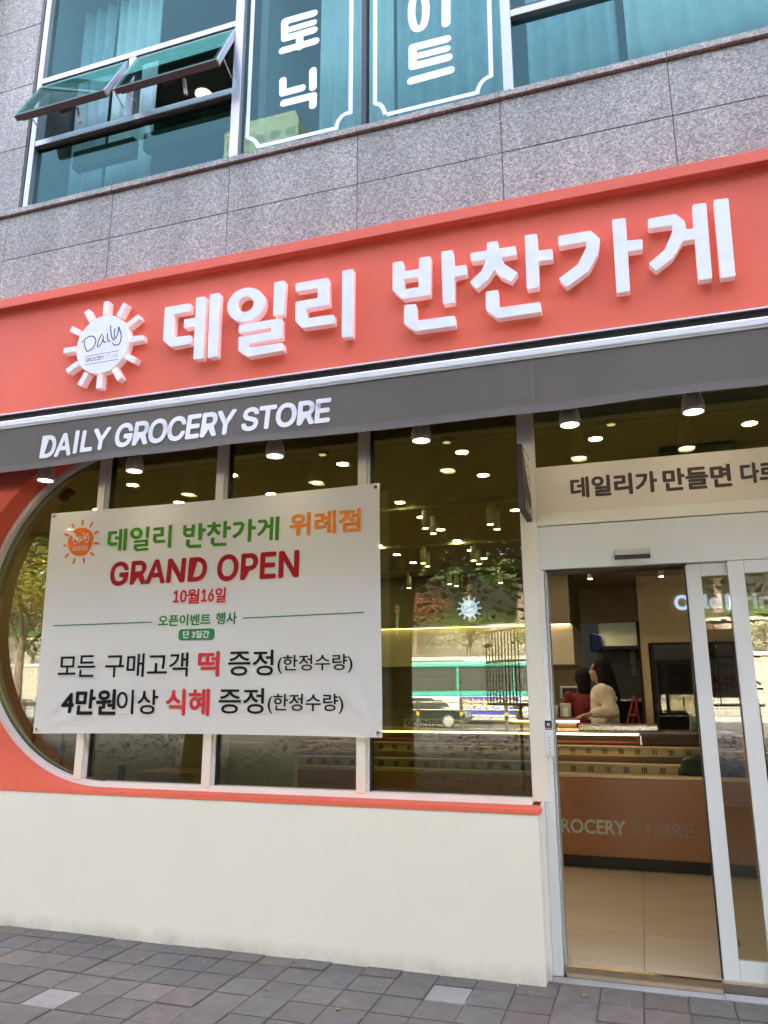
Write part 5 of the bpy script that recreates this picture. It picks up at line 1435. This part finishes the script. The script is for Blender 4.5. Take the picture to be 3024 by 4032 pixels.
# ================================================================== THE STREET OPPOSITE (mirrored in the glass)
def opp(u, v, d):
    """a point seen mirrored in the shop glass (glass plane y = .06) at d metres in front of it"""
    p = at(u, v, d + .12); return Vector((p.x, -d, p.z))
M['bark'] = paint('bark', (.13, .10, .075), .9, var=.25, vscale=6, bump=.8, bscale=30)
M['leaf_g'] = leafmat('leaf_green', (.060, .12, .018), (.15, .19, .025))
M['leaf_y'] = leafmat('leaf_yellowing', (.16, .17, .02), (.30, .20, .03))
M['leaf_r'] = leafmat('leaf_red', (.13, .035, .03), (.20, .08, .03))
M['leaf_d'] = leafmat('leaf_dark', (.03, .07, .016), (.06, .10, .02))
def tree_meshes(seed, H, trunk_h, rx, rz, nleaf, ls, stems=1):
    rr = random.Random(seed); tb_ = MB(); tips = []
    for s in range(stems):
        bx_ = .18*(s-(stems-1)/2); lean = (rr.uniform(-.3, .3) + .35*(s-(stems-1)/2), rr.uniform(-.2, .2))
        pts_ = [Vector((bx_ + lean[0]*t*t + .05*math.sin(5*t+s), lean[1]*t*t + .04*math.cos(4*t), trunk_h*1.35*t)) for t in [k/7 for k in range(8)]]
        tb_.tube(pts_, [.17*(1-.72*k/7)+.01 for k in range(8)] if stems == 1 else [.12*(1-.7*k/7)+.01 for k in range(8)], 9)
        for b in range(9 if stems == 1 else 6):
            k = rr.randint(4, 7); a = rr.uniform(0, 6.28); l = rx*rr.uniform(.6, 1.0)
            p = pts_[k]; e = p + Vector((math.cos(a)*l, math.sin(a)*l, rr.uniform(.25, .9)*rz))
            mid = (p+e)/2 + Vector((0, 0, .25))
            tb_.tube([p, mid, e], [.06, .035, .012], 6); tips += [mid, e, (mid+e)/2]
    trunk = bpy.data.meshes.new('trunk'); trunk.from_pydata(tb_.v, [], tb_.f)
    lb_ = MB(); zc = trunk_h + rz*.75
    clumps = [Vector(t) for t in tips]
    while len(clumps) < (60 if nleaf < 10000 else 150):
        v = Vector((rr.gauss(0, .5), rr.gauss(0, .5), rr.gauss(0, .45)))
        if v.length < 1.05: clumps.append(Vector((v.x*rx, v.y*rx, zc + v.z*rz)))
    for i in range(nleaf):
        c = rr.choice(clumps); s = .42*rx/2.2
        p = c + Vector((rr.gauss(0, s), rr.gauss(0, s), rr.gauss(0, s*.7)))
        if p.z < trunk_h*.62: continue
        a, b = rr.uniform(0, 6.28), rr.uniform(-.9, .9)
        e1 = Vector((math.cos(a), math.sin(a), b*.5)).normalized()*ls*rr.uniform(.6, 1.2)
        e2 = e1.cross(Vector((rr.uniform(-1, 1), rr.uniform(-1, 1), 1)).normalized())*.8
        lb_.add([p-e1*.5, p+e2*.38-e1*.05, p+e1*.5, p-e2*.38-e1*.05], [(0, 1, 2, 3)])
    crown = bpy.data.meshes.new('crown'); crown.from_pydata(lb_.v, [], lb_.f)
    return trunk, crown
_tm = {}
def plant_tree(meshes, mat, loc, sc, rot, label, group, name='street_tree'):
    t = thing(name, loc, label, 'tree', group)
    t.rotation_euler = (0, 0, rot); t.scale = (sc, sc, sc)
    for nm, me in zip(('trunk', 'crown'), meshes):
        key = (me.name, mat.name)
        if key not in _tm:
            m = me.copy(); m.materials.clear(); m.materials.append(M['bark'] if nm == 'trunk' else mat); _tm[key] = m
        m = _tm[key]
        link(nm, m, t, loc=(0, 0, 0))
    return t
T1 = tree_meshes(1, 7, 3.2, 2.5, 2.2, 4200, .22, 3); T2 = tree_meshes(2, 8, 3.0, 2.6, 2.6, 4200, .21); T6 = tree_meshes(9, 8, 2.2, 2.7, 2.9, 9000, .26); T3 = tree_meshes(3, 4, 1.2, 1.9, 1.4, 2600, .15)
ND = 8.4
T4 = tree_meshes(5, 8, 2.5, 2.4, 2.5, 30000, .135, 3); T5 = tree_meshes(6, 8, 2.4, 2.5, 2.6, 32000, .135, 1)
tp_ = opp(1540, 2780, ND)
TG = 'street trees along the kerb'
plant_tree(T4, M['leaf_g'], (tp_.x, -ND, -.1), 1.55, .4, 'several-stemmed street tree mirrored beside the banner edge', TG)
for k, (dx, m_, lb) in enumerate(((4.6, T5, 'leafy street tree mirrored beside the sun emblem'), (9.0, T4, 'leafy street tree mirrored in the sliding leaf'), (13.6, T5, 'leafy street tree past the door'),
                                  (-3.9, T5, 'leafy street tree mirrored behind the banner'))):
    plant_tree(m_, M['leaf_g'], (tp_.x+dx, -ND-.4+.5*(k % 2), -.1), 1.52+.06*(k % 3), 1.1+k*1.3, lb, TG)
for k, x in enumerate((-36, -31.5, -27, -22.5, 17, 21.5, 26, 30.5, 35)):  # unseen trees, added to darken the low surroundings beyond the shop
    plant_tree((T5, T4)[k % 2], M['leaf_g'], (x, -ND-.5*(k % 3), -.1), 1.6, .7*k, 'unseen leafy street tree added for shade farther along the kerb', 'added farther street trees')
plant_tree(T2, M['leaf_y'], (opp(90, 2600, 30).x-.3, -30.0, -.2), 1.7, 4.1, 'yellowing street tree mirrored in the curved window end', TG)
plant_tree(T1, M['leaf_y'], (opp(60, 2600, 31).x-7, -31.0, -.2), 1.6, .4, 'yellow leaved street tree farthest along the mirrored street', TG)
# terraced stone walls with planting
wl1 = opp(1800, 2600, 48.5).z; wl2 = opp(1800, 2474, 54).z
M['stone'] = brickmat('pale_stone_blocks', (.26, .245, .21), (.21, .197, .17), (.11, .10, .09), .9, .42, .025)
lw_ = thing('retaining_wall', (0, -48.8, -.1), 'pale stone block wall behind the far road', 'wall')
MB().box(-90, 70, -49.4, -48.5, -.2, wl1).build('blockwork', M['stone'], lw_)
MB().box(-90, 70, -49.5, -48.4, wl1+.001, wl1+.25).build('coping', M['concrete'], lw_)
uw_ = thing('upper_retaining_wall', (0, -54.3, wl1), 'upper pale stone wall above the planted terrace', 'wall')
MB().box(-90, 70, -54.9, -54.0, wl1-.6, wl2).build('blockwork', M['stone'], uw_)
MB().box(-90, 70, -55.0, -53.9, wl2+.001, wl2+.25).build('coping', M['concrete'], uw_)
struct('terrace', MB().box(-90, 70, -53.99, -49.41, wl1-.8, wl1-.05), M['leaf_d'])
struct('hillside', MB().add([(-120, -54.9, wl2-.3), (100, -54.9, wl2-.3), (100, -90, wl2+12), (-120, -90, wl2+12)], [(0, 1, 2, 3)]), M['leaf_d'])
rt = random.Random(8)
for k in range(20):
    x = -62 + k*5.0 + rt.uniform(-1, 1)
    plant_tree(T3 if k % 3 else T2, M['leaf_r'] if k % 4 == 1 else (M['leaf_g'] if k % 2 else M['leaf_d']), (x, -51.5+rt.uniform(-.8, .8), wl1-.1), rt.uniform(.9, 1.3), rt.uniform(0, 6), 
               ('small reddish maple on the planted terrace' if k % 4 == 1 else 'leafy shrub tree on the planted terrace'), 'terrace reds' if k % 4 == 1 else 'terrace greens', 'terrace_tree')
for k in range(16):
    x = -75 + k*7.5 + rt.uniform(-2, 2)
    plant_tree(T6, M['leaf_d'] if k % 2 else M['leaf_g'], (x, -60+rt.uniform(-2, 3), wl2-.2), rt.uniform(2.2, 3.0), rt.uniform(0, 6), 'tall tree on the hillside above the stone walls', 'hillside trees', 'hillside_tree')
# hedge along the kerb, in loose clumps
mbh = MB(); rh = random.Random(4)
for k in range(16000):
    x = rh.uniform(-16, 12); zt = .78 + .22*math.sin(x*2.3) + .12*math.sin(x*7.1)
    p = Vector((x, -6.1+rh.gauss(0, .22), -.05 + rh.random()**.7*zt)); a = rh.uniform(0, 6.28)
    e1 = Vector((math.cos(a), math.sin(a), rh.uniform(-.5, .9))).normalized()*rh.uniform(.022, .05); e2 = e1.cross(Vector((rh.uniform(-1, 1), rh.uniform(-1, 1), .5)).normalized())*.55
    mbh.add([p-e1, p+e2*.6, p+e1, p-e2*.6], [(0, 1, 2, 3)])
hg = mbh.build('hedge_leaves', M['leaf_g']); tag(hg, 'loose low green hedge along the near kerb', 'hedge', kind='stuff')
# guard rail
gd = 27.0
gr_ = thing('guard_rail', (0, -gd, -.2), 'dark guard rail with yellow banded posts along the road', 'guard rail')
rz_ = [opp(1700, 2765, gd).z, opp(1700, 2795, gd).z]
M['post_dark'] = paint('rail_post', (.05, .055, .06), .5); M['rail_c'] = paint('rail_bronze', (.34, .30, .22), .35, metal=.6); M['yellow'] = paint('yellow_band', (.62, .42, .03), .5)
px_ = opp(1645, 2790, gd).x; stp = opp(1816, 2790, gd).x - px_
MB().tube([(px_-stp*12, -gd, rz_[0]), (px_+stp*10, -gd, rz_[0])], .035, 8).build('rail', M['rail_c'], gr_)
MB().tube([(px_-stp*12, -gd, rz_[1]), (px_+stp*10, -gd, rz_[1])], .035, 8).build('rail', M['rail_c'], gr_)
for k in range(-12, 11):
    p_ = MB().tube([(px_+k*stp, -gd, -.2), (px_+k*stp, -gd, rz_[0]+.12)], .07, 10).build('post', M['post_dark'], gr_)
    MB().tube([(px_+k*stp, -gd, rz_[1]-.22), (px_+k*stp, -gd, rz_[1]-.08)], .074, 10).build('band', M['yellow'], p_)
# bus
bd = 38.0
b0 = opp(1606, 2610, bd); bz1 = b0.z; bx0 = b0.x; L_ = 9.0; bz0 = .18
bus = thing('city_bus', (bx0+L_/2, -bd, -.2), 'white and green city bus passing on the far lane', 'bus')
M['bus_green'] = paint('bus_green', (.05, .30, .25), .3, coat=.5); M['bus_white'] = paint('bus_white', (.72, .74, .74), .3, coat=.5)
M['bus_glass'] = paint('bus_glass', (.05, .055, .05), .08, spec=.8); M['tyre'] = paint('tyre', (.02, .02, .02), .8); M['rim'] = paint('rim', (.6, .62, .64), .3, metal=.6)
Hb = bz1 - bz0; yf, yr = -bd+1.2, -bd-1.2                       # yf faces the shop
zw0, zw1 = bz0 + Hb*.46, bz0 + Hb*.88
MB().box(bx0, bx0+L_, yr, yf, bz0, zw0-.25).build('body', M['bus_white'], bus, bevel=.08, seg=3)
MB().box(bx0, bx0+L_, yr, yf, zw0-.249, zw0).build('green_band', M['bus_green'], bus)
MB().box(bx0+.05, bx0+L_-.05, yr+.03, yf-.03, zw0+.001, zw1-.001).build('window_band', M['bus_glass'], bus)
MB().box(bx0, bx0+L_, yr, yf, zw1, bz1).build('roof', M['bus_green'], bus, bevel=.12, seg=3)
for xx in (0, 3.1, 6.1, L_-.5): MB().box(bx0+xx, bx0+xx+(.5 if xx in (0, L_-.5) else .12), yf-.028, yf+.002, zw0+.002, zw1-.002).build('pillar', M['bus_green'], bus)
MB().box(bx0+3.4, bx0+5.0, -bd-.7, -bd+.7, bz1+.001, bz1+.18).build('roof_unit', M['bus_white'], bus, bevel=.06)
for wx in (bx0+2.1, bx0+6.8):
    a_ = MB().lathe([(.62, .0), (.62, .02)], (wx, yf+.001, bz0+.28), 28, 'y').build('wheel_arch', M['dark'], bus)
    w_ = MB().lathe([(.48, -.28), (.50, -.1), (.50, .03), (.40, .06)], (wx, yf-.0, bz0+.27), 28, 'y').build('wheel', M['tyre'], bus)
    MB().lathe([(.29, .061), (.22, .075)], (wx, yf, bz0+.27), 24, 'y').build('rim', M['rim'], w_)
M['ad_blue'] = paint('advert_blue', (.03, .045, .30), .4)
adx = opp(1826, 2700, bd).x
ad = MB().box(adx, adx+3.2, yf+.002, yf+.02, bz0+.15, zw0-.3).build('advert', M['ad_blue'], bus)
M['ad_gold'] = paint('advert_gold', (.70, .45, .08), .5)
def street_text(s_, x0, x1, z0, z1_, Y, mat, parent, **k):
    """lettering that faces the shop (+y): mirrored left to right in x so it reads properly from there"""
    o = text('lettering', s_, 0, x1-x0, z0, z1_, 0, mat, parent, **k)
    for v in o.data.vertices: v.co = (x1 - v.co.x, Y - v.co.y, v.co.z)
    return o
street_text('빛여성의원', adx+.15, adx+2.9, zw0-.82, zw0-.40, yf+.022, M['ad_gold'], ad, bold=.02)
street_text('산부인과 검진 진료', adx+.2, adx+2.7, bz0+.35, bz0+.65, yf+.022, M['letter_white'], ad, bold=.01)
# dark car
cd = 33.0
c0_ = opp(1525, 2790, cd); cx0 = c0_.x - .4; cl_ = 4.6
car = thing('dark_saloon_car', (cx0+cl_/2, -cd, -.2), 'dark green saloon car on the road in front of the bus', 'car')
M['car_paint'] = paint('dark_green_paint', (.012, .022, .018), .2, coat=1)
prof = [(0, .30), (0, .75), (.10, .86), (.75, .92), (1.35, 1.33), (1.75, 1.42), (2.5, 1.40), (3.25, .96), (4.2, .84), (4.55, .68), (4.6, .45), (4.5, .28)]
z_ = -.2
mbc = MB().prism([(cx0+x, z_+z) for x, z in prof], -cd-.86, -cd+.86); mbc.build('body', M['car_paint'], car, bevel=.06, seg=3)
MB().prism([(cx0+.95, z_+.95), (cx0+1.42, z_+1.29), (cx0+1.95, z_+1.34), (cx0+1.95, z_+.95)], -cd+.862, -cd+.867).build('side_window', M['bus_glass'], car)
MB().prism([(cx0+2.02, z_+.95), (cx0+2.02, z_+1.34), (cx0+2.42, z_+1.32), (cx0+3.02, z_+.95)], -cd+.862, -cd+.867).build('side_window', M['bus_glass'], car)
for wx in (cx0+.85, cx0+3.75):
    w_ = MB().lathe([(.31, -.2), (.33, -.05), (.33, .0), (.27, .02)], (wx, -cd+.86, z_+.33), 26, 'y').build('wheel', M['tyre'], car)
    MB().lathe([(.25, .021), (.20, .03), (.05, .035)], (wx, -cd+.86, z_+.33), 22, 'y').build('rim', M['rim'], w_)
MB().box(cx0+2.95, cx0+3.13, -cd+.87, -cd+1.02, z_+.95, z_+1.08).build('mirror', M['car_paint'], car, bevel=.02)
# silver car mirrored at the curved end of the window
sc_x = opp(115, 2775, 33).x
car2 = thing('silver_hatchback', (sc_x+2, -33, -.2), 'pale silver car mirrored low in the curved window end', 'car')
M['silver_paint'] = paint('silver_paint', (.42, .45, .48), .25, coat=1, metal=.3)
MB().prism([(sc_x-1.5+x, z_+z) for x, z in prof], -33.86, -32.14).build('body', M['silver_paint'], car2, bevel=.06, seg=3)
MB().prism([(sc_x-.55, z_+.95), (sc_x-.08, z_+1.29), (sc_x+.95, z_+1.34), (sc_x+1.5, z_+.95)], -32.138, -32.133).build('side_window', M['bus_glass'], car2)
for wx in (sc_x-.65, sc_x+2.25):
    MB().lathe([(.31, -.2), (.33, -.05), (.33, .0), (.27, .02)], (wx, -32.14, z_+.33), 26, 'y').build('wheel', M['tyre'], car2)
# barred screen with a white banner near the kerb
sd_ = 9.2
e0, e1 = opp(1885, 2780, sd_), opp(1885, 2470, sd_)
bs = thing('barred_screen', (e0.x+2, -sd_, -.2), 'tall screen of slim steel bars beside the road', 'screen')
bz0_, bz1_ = opp(1890, 2775, sd_).z, opp(1890, 2476, sd_).z
M['bar'] = paint('brown_bar', (.20, .17, .12), .4, metal=.5)
x = e0.x; k = 0
while x < e0.x + 4.6:
    p_ = (x, -sd_ - (.0 if x > e0.x+.75 else (e0.x+.75-x)*1.2), 0)
    MB().tube([(p_[0], p_[1], bz0_), (p_[0], p_[1], bz1_)], .014, 6).build('bar', M['bar'], bs)
    x += .075 if x < e0.x+.75 else .30; k += 1
for z in (bz0_, bz1_, (bz0_+bz1_)/2+.1):
    MB().tube([(e0.x, -sd_-.9, z), (e0.x+.75, -sd_, z), (e0.x+4.7, -sd_, z)], .022, 6).build('rail', M['bar'], bs)
for xx in (e0.x+.75, e0.x+2.2, e0.x+4.6): MB().tube([(xx, -sd_, -.2), (xx, -sd_, bz0_)], .03, 8).build('leg', M['bar'], bs)
sbn = thing('street_banner', (e0.x+2.6, -sd_-.15, bz0_), 'white street banner with red and black lettering tied behind the bars', 'banner')
nb = 60; vs = []; fs = []; bx_a, bx_b = e0.x+.95, e0.x+4.5
for i in range(nb+1):
    t = i/nb; x = bx_a+(bx_b-bx_a)*t; yw = -sd_-.14 + .05*math.sin(t*26)*(1-t)*.9 + .015*math.sin(t*60)
    vs += [(x, yw, bz0_+.12), (x, yw+.02*math.sin(t*40), bz1_-.10)]
MB().add(vs, [(2*i, 2*i+2, 2*i+3, 2*i+1) for i in range(nb)]).build('sheet', paint('street_banner_cloth', (.70, .70, .72), .6), sbn, smooth=True)
RD = paint('street_red', (.45, .03, .04), .6)
for s_, u, v, h_, mt in (('할', 2790, 2560, .26, RD), ('인', 2920, 2560, .26, RD), ('하', 2880, 2690, .24, RD), ('스', 2820, 2690, .22, RD), ('스', 2975, 2690, .2, M['ink'])):
    p = opp(u, v, sd_); street_text(s_, p.x-h_/2, p.x+h_/2, p.z-h_/2, p.z+h_/2, -sd_-.07, mt, sbn, bold=.008)
# apartment towers
def tower(name, x0, x1, d, h, mat, label, bay=3.2, fl_=2.9):
    t = thing(name, ((x0+x1)/2, -d-6, -.3), label, 'building', 'far apartment towers')
    MB().box(x0, x1, -d-13, -d, -.3, h).build('wall', mat, t)
    MB().box(x0+2, x1-2, -d-10, -d-3, h+.001, h+4).build('roof_house', mat, t)
    mb = MB(); n = int((x1-x0)/bay)
    for j in range(int(h/fl_)-1):
        for i in range(n):
            a = x0 + (i+.18)*(x1-x0)/n; mb.box(a, a+(x1-x0)/n*.62, -d-.05, -d+.06, 2+j*fl_, 3.6+j*fl_)
    o = mb.build('windows', M['bus_glass'], t); o['kind'] = 'stuff'
M['tower_w'] = paint('tower_white', (.62, .62, .60), .8); M['tower_b'] = paint('tower_beige', (.24, .21, .18), .8)
ta = opp(130, 2110, 95); tower('apartment_tower', ta.x-9, ta.x+3.0, 95, ta.z, M['tower_w'], 'white apartment tower mirrored in the curved window end')
tb2 = at(885, 520, 110); tower('apartment_tower', tb2.x, tb2.x+16, 110, tb2.z, M['tower_b'], 'beige apartment tower mirrored in the upstairs panes')
tower('apartment_tower', 20, 44, 120, 62, M['tower_w'], 'broad white apartment tower beyond the trees')
# fallen leaves and grit on the paving
rl = random.Random(3)
M['litter'] = paint('dry_leaf', (.30, .22, .09), .7); M['grit'] = paint('white_grit', (.38, .37, .35), .8)
spots = [(615*.9114, 3000+862*.9114), (138*.9114, 3000+795*.9114), (2300, 3925), (1050, 3900), (1330, 3980)]
for k, (u, v) in enumerate(spots):
    d = CR*(u-1512) + CU*(2016-v) + _f*FPX; s_ = (GZ-CAM_H)/d.z; x, y = d.x*s_, -CAM_D+d.y*s_
    a = rl.uniform(0, 6); L2 = .016
    pts_ = [(math.cos(a+t)*L2*(1 if i % 2 else .55), math.sin(a+t)*L2*(1 if i % 2 else .55)) for i, t in enumerate([j*math.pi/4 for j in range(8)])]
    o = MB().add([(x+p[0], y+p[1], GZ+.006+.004*(i % 3)) for i, p in enumerate(pts_)] + [(x+p[0], y+p[1], GZ+.0045+.004*(i % 3)) for i, p in enumerate(pts_)], [tuple(range(8)), tuple(range(15, 7, -1))] + [(i, i+8, (i+1) % 8+8, (i+1) % 8) for i in range(8)]).build('fallen_leaf', M['litter'])
    tag(o, 'small dry leaf lying on the paving', 'leaf', 'dry leaves on the paving')
mbg = MB()
for k in range(60):
    x = rl.uniform(-4.2, .6); y = -.19 - abs(rl.gauss(0, .35)); s = rl.uniform(.001, .0035)
    mbg.obox((x, y, GZ+.004), (s, 0, 0), (s*.3, s*.8, 0), (0, 0, .0025))
tag(mbg.build('grit', M['grit']), 'fine pale grit scattered on the paving', 'grit', kind='stuff')
